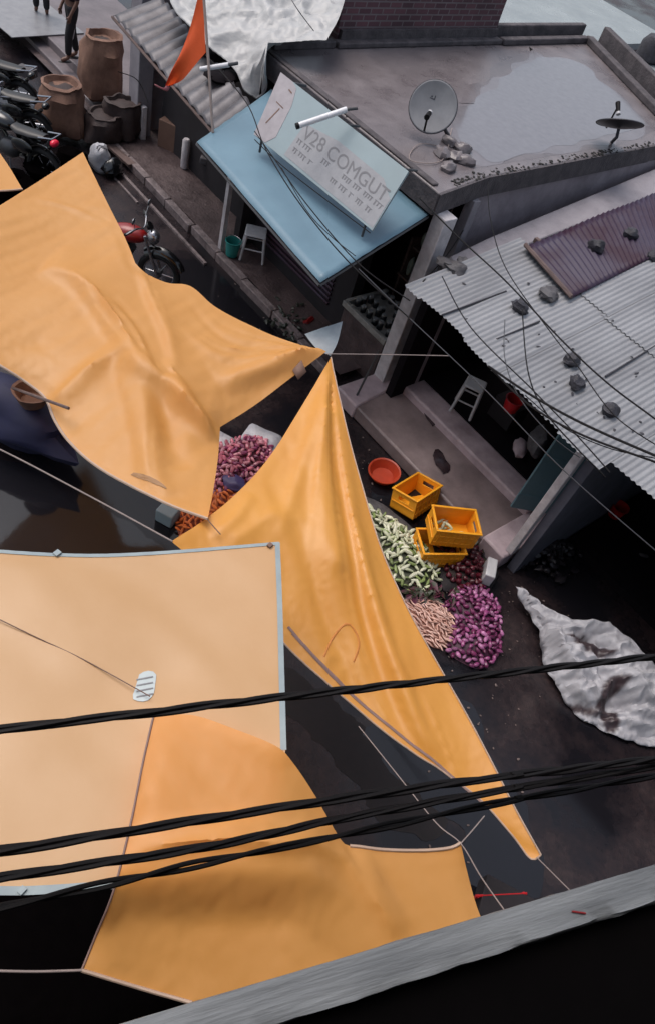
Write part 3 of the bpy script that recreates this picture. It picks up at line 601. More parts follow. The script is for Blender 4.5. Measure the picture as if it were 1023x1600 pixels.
# maroon sheet lying across
ms = thing('rusty_sheet', 'maroon rusted corrugated sheet laid over the pale tin roof', 'tin sheet', PP(930, 390))
Q = [PP(818, 385, .07), PP(890, 467, .05), PP(1075, 372, .06), PP(1060, 284, .12)]
mb = MB(); nu, nv = 10, 260
for j in range(nv + 1):
    t = j / nv
    for i in range(nu + 1):
        s_ = i / nu; p = Q[0].lerp(Q[3], t).lerp(Q[1].lerp(Q[2], t), s_); mb.v.append(p + Vector((0, 0, .013 * math.sin(2 * math.pi * 30 * t) + .03 * noise.noise(p * 1.1))))
mb.f = [(j * (nu + 1) + i, j * (nu + 1) + i + 1, (j + 1) * (nu + 1) + i + 1, (j + 1) * (nu + 1) + i) for j in range(nv) for i in range(nu)]
mb.build('sheet', M['maroonzinc'], ms, solid=.004)
MB().tube([Q[0] + Vector((0, 0, .03)), Q[1] + Vector((0, 0, .03))], .028, 6).build('batten', M['wood'], ms)
for k, (x, y, r, lab) in enumerate(((812, 480, .10, 'dark stone holding the tin roof below the end of the maroon sheet'), (893, 563, .095, 'round dark stone on the tin roof, upper of the close pair'), (900, 598, .09, 'two-tone dark stone on the tin roof, lower of the close pair'), (953, 641, .085, 'lone grey stone on the tin roof near the right roof eave'), (858, 458, .14, 'flat grey sack wedged under the corner of the maroon sheet'), (932, 385, .10, 'black stone on the middle of the maroon sheet'), (985, 365, .09, 'black lump on the speckled end of the maroon sheet'), (1019, 400, .08, 'dark stone beside the maroon sheet at the right picture edge'))):
    p = PP(x, y, .06 + (.06 if k in (5, 6) else 0)); single('roof_stone' if k != 4 else 'folded_sack', MB().ell(p, (r * 1.12, r * .92, r * (.8 if k != 4 else .35)), Matrix.Rotation(k * 1.3, 3, 'Z'), 12, 9, .55, k + 3), M['stone'] if k != 4 else M['sackgrey'], lab, 'stone' if k != 4 else 'sack')
mb = MB(); rs = random.Random(5)
for k in range(46):
    p = PP(rs.uniform(700, 1010), rs.uniform(400, 690), .016)
    if 6.6 < p.y < 10.5 and -4.6 < p.x < 2: mb.ell(p, (rs.uniform(.012, .04), rs.uniform(.01, .02), .008), Matrix.Rotation(rs.random() * 3, 3, 'Z'), 6, 4, .5, k)
tag(mb.build('leaf_litter', M['stone']), kind='stuff')
for (a_, b_, lab) in (((690, 492), (790, 455), 'dark stick lying on the tin roof near its left corner'), ((775, 530), (842, 502), 'short thin stick lying mid roof below the first stone'), ((945, 588), (1040, 530), 'long dark stick on the tin roof right of the stone pair')):
    single('stick', MB().tube([PP(*a_, .022), PP(*b_, .022)], .012, 6), M['stone'], lab, 'stick')

# shop rooms under the tin
rm_ = thing('plinth_shop', 'open dark shop room behind the pink plinth', 'shop', (-3.3, 8, 0))
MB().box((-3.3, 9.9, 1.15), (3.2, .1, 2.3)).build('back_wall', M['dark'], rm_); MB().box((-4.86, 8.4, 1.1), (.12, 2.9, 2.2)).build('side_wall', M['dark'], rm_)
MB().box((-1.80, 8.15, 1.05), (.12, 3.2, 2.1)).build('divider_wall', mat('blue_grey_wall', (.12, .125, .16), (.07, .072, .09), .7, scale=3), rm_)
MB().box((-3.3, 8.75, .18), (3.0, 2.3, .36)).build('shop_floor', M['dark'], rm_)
pv = MB(); pb = [(-5.25, 6.35), (-1.93, 6.38), (-1.93, 7.24), (-5.2, 7.24)]
MB().prism(pb, 0, .22).build('plinth', M['plinth'], rm_, bevel=.03)
mb = MB(); mb.prism([(-5.15, 7.2), (-2.25, 7.2), (-2.25, 7.6), (-5.1, 7.6)], 0, .35); mb.build('threshold_step', M['step'], rm_, bevel=.03)
MB().prism([(-2.28, 6.36), (-1.90, 6.36), (-1.90, 7.55), (-2.28, 7.55)], 0, .27).build('end_step', M['step'], rm_, bevel=.03)
MB().prism([(-5.3, 6.33), (-4.85, 6.33), (-4.95, 7.2), (-5.3, 7.2)], 0, .245).build('corner_step', M['step'], rm_, bevel=.03)
MB().box((-1.93, 6.52, 1.22), (.10, .10, 1.99 - .1)).build('post', M['post'], rm_, bevel=.01)
d0, d1 = P(795, 792, .35), P(860, 803, .35); dv = d1 - d0
td = thing('door_leaf', 'dark teal door leaf standing open beside the whitewashed post', 'door', d0)
MB().box((d0 + d1) / 2 + Vector((0, .02, .93)), (dv.length, .04, 1.86), math.atan2(dv.y, dv.x)).build('panel', M['teal'], td, bevel=.006)
for z_ in (.25, .95, 1.65): MB().box((d0 + d1) / 2 + Vector((0, -.008, z_)), (dv.length - .02, .02, .07), math.atan2(dv.y, dv.x)).build('rail', M['teal'], td)
rr_ = thing('right_shop', 'black unlit shop room under the tin roof at the right edge', 'shop', (.4, 8.5, 0))
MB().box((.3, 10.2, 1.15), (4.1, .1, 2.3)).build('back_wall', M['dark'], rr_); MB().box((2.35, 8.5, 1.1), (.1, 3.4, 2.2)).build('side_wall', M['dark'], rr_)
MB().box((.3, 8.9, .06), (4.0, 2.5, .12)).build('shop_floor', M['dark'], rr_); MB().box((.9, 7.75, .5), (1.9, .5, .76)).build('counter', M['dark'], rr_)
# things inside the shops
def stool(name, label, loc, rz_, m, h=.45, w=.17, group=None):
    t = thing(name, label, 'stool', loc, group, rz_)
    MB().box((0, 0, h - .015), (w * 2, w * 2, .03)).build('seat', m, t, local=True, bevel=.02)
    for a_, b_ in ((-1, -1), (1, -1), (1, 1), (-1, 1)): MB().tube([(a_ * w * 1.1, b_ * w * 1.1, 0), (a_ * w * .85, b_ * w * .85, h - .03)], [.022, .026], 6).build('leg', m, t, local=True)
    mb = MB()
    for a_, b_, c_, d_ in ((-1, -1, 1, -1), (1, -1, 1, 1), (1, 1, -1, 1), (-1, 1, -1, -1)): mb.tube([(a_ * w, b_ * w, h * .45), (c_ * w, d_ * w, h * .45)], .012, 6)
    mb.build('brace', m, t, local=True); return t
def bucket(name, label, loc, r, h, m, cat='bucket', handle=True):
    t = thing(name, label, cat, loc)
    MB().lathe([(r * .72, 0), (r * .98, h * .96), (r * 1.06, h * .97), (r * 1.06, h), (r * .95, h), (r * .7, h * .1)], (0, 0, 0), 24).build('body', m, t, local=True)
    if handle: MB().tube([(math.cos(a) * r, math.sin(a) * r * .8, h + .02 + .0 * a) for a in [math.pi * k / 10 for k in range(11)]], .006, 5).build('handle', M['chrome'], t, local=True)
    return t
for x in (720, 738):
    pass
stool('plastic_stool', 'white plastic stool in the dark mouth of the plinth shop', P(722, 640, .4), .5, M['white'], .5, .14)
bucket('bucket', 'red plastic bucket inside the dark shop behind the plinth', P(795, 640, .75), .13, .2, M['red'])
single('crate_stand', MB().box(P(795, 640, .56), (.4, .35, .36)), M['shade'], 'dark stand under the red bucket in the plinth shop', 'stand')
b0 = P(840, 690, .75)
single('feed_sack', MB().ell(b0, (.13, .26, .20), Matrix.Rotation(.6, 3, 'Z'), 14, 10, .25, 2), M['sackgrey'], 'grey filled sack slumped inside the plinth shop near the teal door', 'sack')
single('feed_sack', MB().ell(P(812, 700, .46), (.20, .10, .08), Matrix.Rotation(-.9, 3, 'Z'), 14, 10, .25, 5), M['step'], 'pinkish sack lying flat behind the threshold step', 'sack')
single('tin_can', MB().lathe([(.08, 0), (.085, .02), (.085, .22), (.06, .25), (.06, .26)], P(922, 800, .12), 16, jit=.05), M['post'], 'pale tin can in the black shop right of the whitewashed post', 'can')
bucket('bucket', 'dim red bucket on the floor of the black right hand shop', P(958, 805, .13), .12, .2, M['red'], handle=False)
single('cloth_scrap', MB().ell(P(1005, 868, .14), (.07, .035, .02), Matrix.Rotation(.7, 3, 'Z'), 8, 6, .4, 3), M['sackgrey'], 'small pale scrap on the black shop floor at the right edge', 'scrap')
mb = MB(); rs = random.Random(9)
for k in range(90):
    x, y = rs.gauss(850, 22), rs.gauss(862, 20); p = P(x, y, .05); r = rs.uniform(.03, .09); h = max(0, .22 - abs(x - 850) * .004 - abs(y - 862) * .005)
    mb.ell(p + Vector((0, 0, h)), (r, r * .7, r * .5), Matrix.Rotation(rs.random() * 3, 3, 'Z') @ Matrix.Rotation(rs.uniform(-.6, .6), 3, 'X'), 7, 5, .5, k)
tag(mb.build('coal_heap', mat('char', (.022, .018, .022), (.010, .008, .010), .35, scale=20)), kind='stuff')

# display of the shop corner
ct = thing('display_counter', 'pale rimmed counter of dark jars under the end of the blue awning', 'counter', (-5.8, 7.4, 0))
MB().box((-5.80, 7.50, .38), (.92, .86, .76)).build('body', M['pave'], ct)
mb = MB(); mb.box((-5.80, 7.06, .80), (.98, .06, .09)).box((-6.27, 7.5, .80), (.06, .82, .09)).box((-5.33, 7.5, .80), (.06, .82, .09)); mb.build('rim', M['counter'], ct, bevel=.008)
MB().box((-5.8, 7.5, .775), (.9, .84, .03)).build('top', M['counter'], ct)
j0 = None; rs = random.Random(11); n = 0
for i in range(6):
    for j in range(5):
        if rs.random() < .12: continue
        loc = (-6.17 + i * .145 + rs.uniform(-.02, .02), 7.20 + j * .14 + rs.uniform(-.02, .02), .791)
        if j0 is None:
            j0 = thing('goods_jar', 'small dark jar on the pale rimmed counter under the blue awning', 'jar', loc, 'jars on the display counter')
            MB().lathe([(.042, 0), (.046, .01), (.046, .09), (.034, .11)], (0, 0, 0), 12).build('glass', M['jar'], j0, local=True); MB().lathe([(.037, .11), (.037, .135)], (0, 0, 0), 12).build('lid', M['lid'], j0, local=True); o = j0
        else: o = copy_tree(j0)
        o.location = loc; o.scale = (1, 1, rs.uniform(.7, 1.1))
sf = thing('goods_shelf', 'shelf of pale sage packets behind the jar counter', 'shelf', (-5.9, 8.3, 0))
for k, z_ in enumerate((1.0, 1.45)): MB().box((-5.9, 8.35 + .1 * k, z_), (1.0, .4, .03)).build('board', M['wood'], sf)
for x_ in (-6.38, -5.42): MB().box((x_, 8.4, .8), (.04, .4, 1.6)).build('upright', M['wood'], sf)
pk = None; n = 0
for z_ in (1.016, 1.466):
    for i in range(8):
        loc = (-6.28 + i * .108, 8.26 + (z_ > 1.2) * .1, z_ )
        if pk is None:
            pk = single('packet', MB().ell((0, 0, .12), (.05, .045, .13), None, 10, 8, .25, 2), M['sage'], 'sage coloured packet standing on the shelf behind the jar counter', 'packet', 'packets on the goods shelf'); o = pk
        else: o = copy_tree(pk)
        o.location = loc; o.rotation_euler.z = random.random() * 3; o.scale = (1, 1, random.uniform(.8, 1.25))
single('hanging_sacking', MB().add(*[(lambda a: (a, [(i * 9 + j, (i + 1) * 9 + j, (i + 1) * 9 + j + 1, i * 9 + j + 1) for i in range(16) for j in range(8)]))([Vector((-6.0 + .05 * i, 7.95 + .04 * math.sin(i * 1.1), 1.05 - .15 * (i / 16) + .05 * j + .02 * math.sin(i + j))) for i in range(17) for j in range(9)])][0]), M['sackgrey'], 'grey folded sacking hanging between the jar counter and the packets', 'sacking', solid=.01)
lg = thing('leaning_pole', 'thin grey pole leaning from the ground to the jar counter', 'pole', P(545, 640, .02)); MB().tube([P(546, 640, .02), P(592, 548, .9)], .016, 8).build('shaft', M['wirehi'], lg)

# under the awning
stool('plastic_chair', 'white plastic stool turned on the mud beside the teal bucket', P(394, 400, .12), .9, M['white'], .46, .17)
bucket('bucket', 'teal plastic bucket at the foot of the awning post', P(362, 398, .12), .13, .26, M['tealpl'])
bucket('bucket', 'green plastic bucket in front of the old shop below the tin awning', P(278, 182, .4), .15, .26, M['green'])
single('goods_carton', MB().box(P(272, 210, .35), (.45, .35, .5), .5), M['card'], 'brown carton below the green bucket by the awning', 'carton', bevel=.01)
single('plank', MB().box(P(291, 205, .5), (.05, .3, .8), .3, ), M['post'], 'whitewashed plank standing beside the brown carton', 'plank')
single('bottle_crate', MB().box(P(325, 250, .3), (.35, .3, .3), .4).box(P(325, 250, .5), (.25, .2, .12), .8), M['sackgrey'], 'grey box stack under the left end of the blue awning', 'box', bevel=.02)
single('can_drum', MB().lathe([(.06, 0), (.07, .02), (.07, .5), (.05, .53)], P(288, 262, .12), 14), M['post'], 'narrow pale drum in front of the box stack under the awning', 'drum')
mb = MB(); rs = random.Random(2)
for k in range(60):
    x, y = rs.gauss(445, 12), rs.gauss(505, 16); p = P(x, y, .04); mb.ell(p + Vector((0, 0, rs.uniform(0, .12))), (rs.uniform(.03, .08), .03, .02), Matrix.Rotation(rs.random() * 3, 3, 'Z'), 6, 5, .5, k)
tag(mb.build('greens_heap', mat('wet_greens', (.02, .025, .018), (.10, .11, .10), .35, scale=12, thresh=(.5, .75))), kind='stuff')
single('red_cloth', MB().ell(P(483, 502, .08), (.05, .16, .05), Matrix.Rotation(.3, 3, 'Z'), 10, 8, .5, 3), M['redpaint'], 'dull red cloth beside the dark heap below the awning tip', 'cloth')

# sacks at the upper left
def sack(name, label, loc, r, h, m, seed, lean=(0, 0), top=.8):
    t = thing(name, label, 'sack', loc)
    rows = [(r * .8, 0), (r * 1.02, h * .08), (r * 1.08, h * .3), (r * 1.0, h * .55), (r * 1.04, h * .8), (r * top * 1.1, h * .95), (r * top * 1.15, h), (r * top * .95, h * 1.01), (r * top * .85, h * .90)]
    b = MB().lathe(rows, (0, 0, 0), 28, jit=.30, seed=seed)
    for v in b.v: k_ = 1 + .10 * noise.noise(Vector((v.x * 5, v.y * 5, v.z * 2.2 + seed))) + .05 * noise.noise(Vector((v.x * 14, v.y * 14, v.z * 9 + seed))); v.x *= k_; v.y *= k_
    for v in b.v: v.x += lean[0] * v.z; v.y += lean[1] * v.z; v.z += .03 * noise.noise(v * 6 + Vector((seed, 0, 0)))
    b.build('sacking', m, t, local=True)
    c = MB().ell((lean[0] * h, lean[1] * h, h * .86), (r * top * .86, r * top * .86, h * .07), None, 14, 6, .4, seed); c.build('filling', M['jutedark'], t, local=True); return t
sack('gunny_sack', 'tall open brown gunny sack, the taller of the pair', P(158, 150, .3), .36, 1.05, M['jute'], 1, (-.05, .05))
sack('gunny_sack', 'squat open brown gunny sack beside the black motorcycles', P(100, 205, .1), .37, .80, M['jute'], 2, (-.12, 0))
sack('wet_sack', 'dark wet sack in front of the tall brown sack', P(158, 215, .1), .33, .45, M['jutedark'], 3, (0, .1))
sack('wet_sack', 'dark sack against the pale pillar, right of the tall brown one', P(190, 208, .1), .32, .62, M['jutedark'], 4, (.1, 0))
single('grey_box', MB().box(P(42, 112, .42), (.32, .22, .14), .6), M['sackgrey'], 'small grey box on the platform edge left of the squat brown sack', 'box', bevel=.01)
bg = thing('carry_bag', 'white plastic carry bag of goods beside the corner of the biggest orange tarp', 'bag', P(160, 258, .02))
MB().ell(P(158, 248, .22), (.22, .16, .26), Matrix.Rotation(.4, 3, 'Z'), 18, 12, .35, 7).build('body', M['whitebag'], bg)
mb = MB()
for k in (0, 1): mb.tube(spline([P(152, 232, .44) + Vector((.06 * k, 0, 0)), P(152, 228, .6) + Vector((.06 * k, .04, 0)), P(165, 230, .44) + Vector((.06 * k, 0, 0))], 6), .012, 6)
mb.build('handle', M['whitebag'], bg)
single('black_bag', MB().ell(P(176, 262, .14), (.17, .22, .16), Matrix.Rotation(.5, 3, 'Z'), 14, 10, .3, 4), M['blackpaint'], 'black bag lying against the white carry bag', 'bag')
single('plank', MB().box((P(170, 225, .12) + P(207, 258, .12)) / 2, ((P(170, 225, .12) - P(207, 258, .12)).length, .16, .04), math.atan2(*(P(207, 258, .12) - P(170, 225, .12)).yx)), M['wood'], 'grey plank lying on the mud right of the white carry bag', 'plank')
single('floor_sheet', MB().box(P(25, 12, .36), (2.6, 1.6, .015), .1), M['dish'], 'pale bluish sheet spread on the platform at the upper left corner', 'sheet')

# motorcycles
def motorcycle(label, loc, rz_, tankm, group=None, tail=True, panel=None):
    t = thing('motorcycle', label, 'motorcycle', loc, group, rz_); K = dict(local=True)
    for nm, x in (('front_wheel', .64), ('rear_wheel', -.62)):
        w = MB().tube([(x + .285 * math.cos(a), 0, .3 + .285 * math.sin(a)) for a in [2 * math.pi * k / 28 for k in range(29)]], .048, 8, False).build(nm, M['rubber'], t, **K)
        mb = MB().tube([(x + .235 * math.cos(a), 0, .3 + .235 * math.sin(a)) for a in [2 * math.pi * k / 28 for k in range(29)]], .015, 6, False)
        for k in range(6): a = k * math.pi / 3; mb.tube([(x, 0, .3), (x + .235 * math.cos(a), 0, .3 + .235 * math.sin(a))], .011, 5)
        mb.build('rim', M['chrome'], w, **K); MB().tube([(x, -.06, .3), (x, .06, .3)], .05, 10).build('hub', M['engine'], w, **K)
        a0, a1 = (.35, 2.3) if x > 0 else (.2, 2.5)
        MB().tube([(x + .35 * math.cos(a), 0, .31 + .35 * math.sin(a)) for a in [a0 + (a1 - a0) * k / 12 for k in range(13)]], .075, 8, flat=.35).build('mudguard', M['blackpaint'], t, **K)
    mb = MB()
    for s_ in (-1, 1): mb.tube([(.64, .085 * s_, .3), (.42, .085 * s_, .88)], .022, 8)
    mb.build('front_fork', M['chrome'], t, **K)
    MB().tube([(.40, 0, .82), (.1, 0, .62), (-.1, 0, .35), (-.45, 0, .45), (-.75, 0, .72)], .03, 8).build('frame', M['blackpaint'], t, **K)
    MB().ell((.16, 0, .80), (.28, .15, .125), Matrix.Rotation(-.08, 3, 'Y'), 18, 12).build('fuel_tank', tankm, t, **K)
    MB().tube([(-.08, 0, .80), (-.2, 0, .775), (-.45, 0, .80), (-.66, 0, .83)], [.10, .145, .14, .09], 12, flat=.42).build('seat', M['seat'], t, **K)
    MB().ell((.02, 0, .42), (.20, .15, .17), None, 12, 8).tube([(.1, 0, .42), (.2, 0, .62)], .085, 12).build('engine', M['engine'], t, **K)
    MB().tube([(.2, -.11, .5), (.16, -.14, .26), (-.1, -.15, .24), (-.3, -.16, .28), (-.75, -.17, .36)], [.022, .022, .025, .05, .055], 10).build('exhaust', M['chrome'], t, **K)
    for s_ in (-1, 1): MB().ell((-.3, .13 * s_, .6), (.2, .03, .11), None, 12, 8).build('side_panel', panel or tankm, t, **K)
    hb = MB().tube(spline([(.25, -.36, .99), (.33, -.2, 1.02), (.38, 0, .96), (.33, .2, 1.02), (.25, .36, .99)], 5), .014, 8).build('handlebar', M['chrome'], t, **K)
    for s_ in (-1, 1):
        MB().tube([(.29, .25 * s_, 1.0), (.235, .37 * s_, .985)], .021, 8).build('grip', M['rubber'], hb, **K)
        MB().tube([(.31, .2 * s_, 1.01), (.33, .28 * s_, 1.16)], .007, 5).ell((.33, .30 * s_, 1.19), (.018, .07, .045), None, 12, 8).build('mirror', M['chrome'], hb, **K)
    MB().ell((.52, 0, .86), (.10, .10, .11), None, 14, 10).build('headlight', M['chrome'], t, **K)
    MB().tube([(.44, 0, 1.0), (.47, 0, 1.03)], .06, 12).build('speedometer', M['blackpaint'], t, **K)
    MB().ell((-.82, 0, .80), (.06, .09, .055), None, 12, 8).build('tail_light', M['redlens'] if tail else M['blackpaint'], t, **K)
    MB().tube([(-.62, -.13, .86), (-.86, -.12, .92), (-.86, .12, .92), (-.62, .13, .86)], .014, 6).build('grab_rail', M['chrome'], t, **K)
    MB().tube([(-.05, .12, .3), (-.15, .28, .01)], .012, 6).build('kick_stand', M['engine'], t, **K)
    return t
motorcycle('red tanked black motorcycle with pale silver panels parked beside the biggest orange tarp', P(184, 432, 0), R(40), M['redpaint'], panel=M['silver'])
motorcycle('black motorcycle with bright red tail light nearest the orange tarp peak', P(22, 268, 0), R(-150), M['blackpaint'])
motorcycle('black motorcycle parked behind the one with the red tail light, at the left picture edge', P(5, 215, 0), R(-140), M['blackpaint'], tail=False)
motorcycle('black motorcycle furthest from the orange tarp in the row at the left picture edge', P(-10, 165, 0), R(-145), M['blackpaint'], tail=False)

# people on the platform (heads above the picture)
def skinned(name, pts, m, parent, sub=1, root=0):
    names = list(pts); idx = {k: i for i, k in enumerate(names)}; me = bpy.data.meshes.new(name)
    es = [(idx[v[2]], idx[k]) for k, v in pts.items() if v[2]]
    me.from_pydata([v[0] for v in pts.values()], es, []); o = bpy.data.objects.new(name, me); COL.objects.link(o)
    sk = o.modifiers.new('skin', 'SKIN'); sk.use_smooth_shade = True
    ly = me.skin_vertices[0].data
    for i, v in enumerate(pts.values()): r = v[1] if isinstance(v[1], tuple) else (v[1], v[1]); ly[i].radius = r
    ly[root].use_root = True
    sb = o.modifiers.new('sub', 'SUBSURF'); sb.levels = sb.render_levels = sub
    me.materials.append(m); o.parent = parent; ORG[o.name] = ORG[parent.name]; return o
def person(label, loc, rz_, top, trousers, stride=.12, bag=True, shoe=None):
    t = thing('person', label, 'person', loc, None, rz_)
    b = {'pelvis': ((0, 0, .92), (.15, .11), None), 'waist': ((0, 0, 1.08), (.13, .095), 'pelvis'), 'chest': ((.01, 0, 1.27), (.16, .11), 'waist'), 'neck0': ((.01, 0, 1.42), (.07, .065), 'chest'), 'neck': ((.02, 0, 1.49), (.055, .055), 'neck0'), 'jaw': ((.045, 0, 1.55), (.06, .07), 'neck'), 'head': ((.03, 0, 1.62), (.075, .092), 'jaw'), 'crown': ((.025, 0, 1.69), (.055, .068), 'head')}
    for s_, n_ in ((-1, 'R'), (1, 'L')):
        f = stride * s_
        b['hip' + n_] = ((0, .09 * s_, .86), (.09, .09), 'pelvis'); b['knee' + n_] = ((.03 + f * .6, .095 * s_, .48), (.06, .06), 'hip' + n_); b['ankle' + n_] = ((f, .1 * s_, .09), (.04, .04), 'knee' + n_); b['toe' + n_] = ((f + .15, .11 * s_, .035), (.04, .03), 'ankle' + n_)
        b['sh' + n_] = ((0, .17 * s_, 1.38), (.06, .06), 'neck0'); b['elb' + n_] = ((-.03, .24 * s_, 1.11), (.042, .042), 'sh' + n_); b['wri' + n_] = ((.1, .235 * s_, .89), (.028, .028), 'elb' + n_); b['palm' + n_] = ((.125, .23 * s_, .82), (.035, .018), 'wri' + n_)
        for k, (dx, ln) in enumerate(((-.027, .058), (-.010, .072), (.010, .068), (.027, .055))):
            b['f%d' % k + n_] = ((.135 + dx, .225 * s_, .775), (.0095, .0095), 'palm' + n_); b['g%d' % k + n_] = ((.14 + dx, .205 * s_, .775 - ln * .8), (.008, .008), 'f%d' % k + n_)
        b['t0' + n_] = ((.165, .215 * s_, .83), (.011, .011), 'palm' + n_); b['t1' + n_] = ((.185, .2 * s_, .79), (.009, .009), 't0' + n_)
    body = skinned('body', b, M['skin'], t, 2)
    g = lambda k, r: (b[k][0], r, None)
    tr = {'pelvis': ((0, 0, .93), (.165, .125), None), 'waist': ((0, 0, 1.04), (.15, .115), 'pelvis')}
    for n_ in 'RL': tr['hip' + n_] = (b['hip' + n_][0], (.105, .105), 'pelvis'); tr['knee' + n_] = (b['knee' + n_][0], (.08, .08), 'hip' + n_); a_ = Vector(b['ankle' + n_][0]); tr['cuff' + n_] = (tuple(a_ + Vector((0, 0, .03))), (.066, .066), 'knee' + n_)
    skinned('trousers', tr, trousers, t, 2)
    s2 = {'waist': ((0, 0, 1.0), (.172, .13), None), 'chest': ((.01, 0, 1.27), (.178, .128), 'waist'), 'neck0': ((.01, 0, 1.40), (.10, .085), 'chest')}
    for n_ in 'RL': s2['sh' + n_] = (b['sh' + n_][0], (.075, .075), 'neck0'); s2['elb' + n_] = (b['elb' + n_][0], (.06, .06), 'sh' + n_)
    skinned('shirt', s2, top, t, 2)
    MB().ell((.005, 0, 1.665), (.098, .082, .085), None, 14, 10, .15, 2).build('hair', M['hair'], t, local=True)
    for s_ in (-1, 1):
        MB().ell((stride * s_ + .07, .105 * s_, .012), (.14, .05, .014), None, 12, 6).build('sandal', M['sandal'], t, local=True)
        MB().ell((.105, .032 * s_, 1.635), (.012, .014, .009), None, 8, 6).build('eye', M['white'], body, local=True)
    MB().ell((.118, 0, 1.60), (.018, .014, .024), None, 8, 6).build('nose', M['skin'], body, local=True); MB().ell((.105, 0, 1.56), (.012, .028, .008), None, 8, 6).build('mouth', M['sandal'], body, local=True)
    return t
person('person in dark violet clothes standing on the platform behind the tall brown sack', P(114, 94, .34), R(-95), M['cloth1'], M['cloth2'])
person('person in black trousers further back on the platform, only the legs in view', P(66, 24, .34), R(160), M['cloth2'], M['cloth2'], .05)
cbg = single('carry_bag', MB().ell(P(111, 42, .95), (.10, .06, .22), Matrix.Rotation(.3, 3, 'Z'), 14, 10, .2, 2).tube(spline([P(110, 30, 1.1), P(113, 18, 1.22), P(117, 28, 1.1)], 5), .01, 6), M['whitebag'], 'slim white bag carried by the person in dark violet', 'bag')

# street goods ------------------------------------------------------------
def in_poly(x, y, p):
    c = False; j = len(p) - 1
    for i in range(len(p)):
        if (p[i][1] > y) != (p[j][1] > y) and x < (p[j][0] - p[i][0]) * (y - p[i][1]) / (p[j][1] - p[i][1]) + p[i][0]: c = not c
        j = i
    return c
def heap(poly, hm, spacing, proto_fn, names, moundm, z0=.03, tilt=.35, seed=0, sc=(.8, 1.2), align=None, limit=300, moundname='heap_base'):
    rs = random.Random(seed); pw = resample(spline([P(x, y, z0) for x, y in poly] + [P(*poly[0], z0)], 6), .05)[:-1]; pl = [(p.x, p.y) for p in pw]
    A_ = np.array(pl)
    dist = lambda x, y: math.sqrt(((A_ - (x, y)) ** 2).sum(1).min()); x0, y0 = A_.min(0); x1, y1 = A_.max(0); pts = []
    dmax = max(dist(rs.uniform(x0, x1), rs.uniform(y0, y1)) if True else 0 for _ in range(1)) ; dmax = max(dist(x0 + (x1 - x0) * i / 12, y0 + (y1 - y0) * j / 12) for i in range(13) for j in range(13) if in_poly(x0 + (x1 - x0) * i / 12, y0 + (y1 - y0) * j / 12, pl))
    ht = lambda x, y: hm * min(1, dist(x, y) / dmax * 1.25) ** .75 * (.85 + .3 * noise.noise(Vector((x * 4, y * 4, seed))))
    # mound
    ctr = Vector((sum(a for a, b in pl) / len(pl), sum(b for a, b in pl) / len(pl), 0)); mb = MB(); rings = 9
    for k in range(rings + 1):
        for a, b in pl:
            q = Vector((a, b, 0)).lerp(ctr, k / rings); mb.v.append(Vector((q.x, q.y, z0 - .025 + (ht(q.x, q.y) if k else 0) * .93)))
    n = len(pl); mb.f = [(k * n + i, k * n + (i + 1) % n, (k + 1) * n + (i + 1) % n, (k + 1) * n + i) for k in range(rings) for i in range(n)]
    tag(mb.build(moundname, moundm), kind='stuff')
    tries = 0
    while tries < 9000 and len(pts) < limit:
        tries += 1; x, y = rs.uniform(x0, x1), rs.uniform(y0, y1)
        if in_poly(x, y, pl) and all((x - a) ** 2 + (y - b) ** 2 > spacing ** 2 for a, b in pts): pts.append((x, y))
    protos = []
    for i, (x, y) in enumerate(pts):
        if i < len(protos_max := [0, 1, 2]): o = proto_fn(i); protos.append(o)
        else: o = copy_tree(protos[i % 3])
        o.location = (x, y, z0 + ht(x, y) + rs.uniform(-.006, .014)); s_ = rs.uniform(*sc); o.scale = (s_, s_, s_)
        a_ = rs.uniform(0, 6.28) if align is None else align + rs.gauss(0, .45) + math.pi * (rs.random() < .5)
        o.rotation_euler = (rs.uniform(-tilt, tilt), rs.uniform(-tilt, tilt), a_)
    return ht
def longveg(name, label, cat, group, m, L, r, seed, bend=.15, pinch=.5, stalk=None):
    k = 7; path = [(L * (i / k - .5), bend * L * ((i / k - .5) ** 2) * (1 if seed % 2 else -1), 0) for i in range(k + 1)]
    rad = [max(.12, (1 - abs(2 * i / k - 1) ** (2.6)) ** .6 * (1 - pinch * i / k)) * r for i in range(k + 1)]
    o = single(name, MB().tube(path, rad, 8), m, label, cat, group)
    return o
def bulb(name, label, cat, group, m, r, seed, squash=.85):
    return single(name, MB().lathe([(r * .15, -r * squash), (r * .7, -r * squash * .75), (r, -.1 * r), (r * .85, r * .45), (r * .4, r * .8), (r * .12, r * 1.15), (r * .08, r * 1.4)], (0, 0, 0), 10), m, label, cat, group)
rad_p = [(540, 770), (575, 792), (610, 812), (645, 836), (668, 862), (684, 903), (655, 926), (625, 912), (590, 880), (550, 830)]
peach_p = [(618, 938), (645, 934), (672, 936), (694, 948), (706, 966), (706, 990), (690, 1012), (662, 1003), (636, 990), (612, 965)]
purp_p = [(700, 935), (725, 915), (752, 916), (774, 940), (782, 980), (777, 1022), (752, 1044), (722, 1034), (697, 1014), (704, 985), (708, 962), (690, 948)]
beet_p = [(684, 868), (702, 836), (735, 846), (752, 880), (752, 918), (722, 920), (696, 902)]
on_p = [(335, 700), (358, 690), (392, 682), (418, 692), (428, 716), (405, 745), (372, 778), (335, 775)]
or_p = [(330, 778), (352, 768), (372, 772), (360, 796), (340, 815), (318, 815)]
or2_p = [(272, 803), (300, 798), (330, 805), (320, 835), (283, 836)]
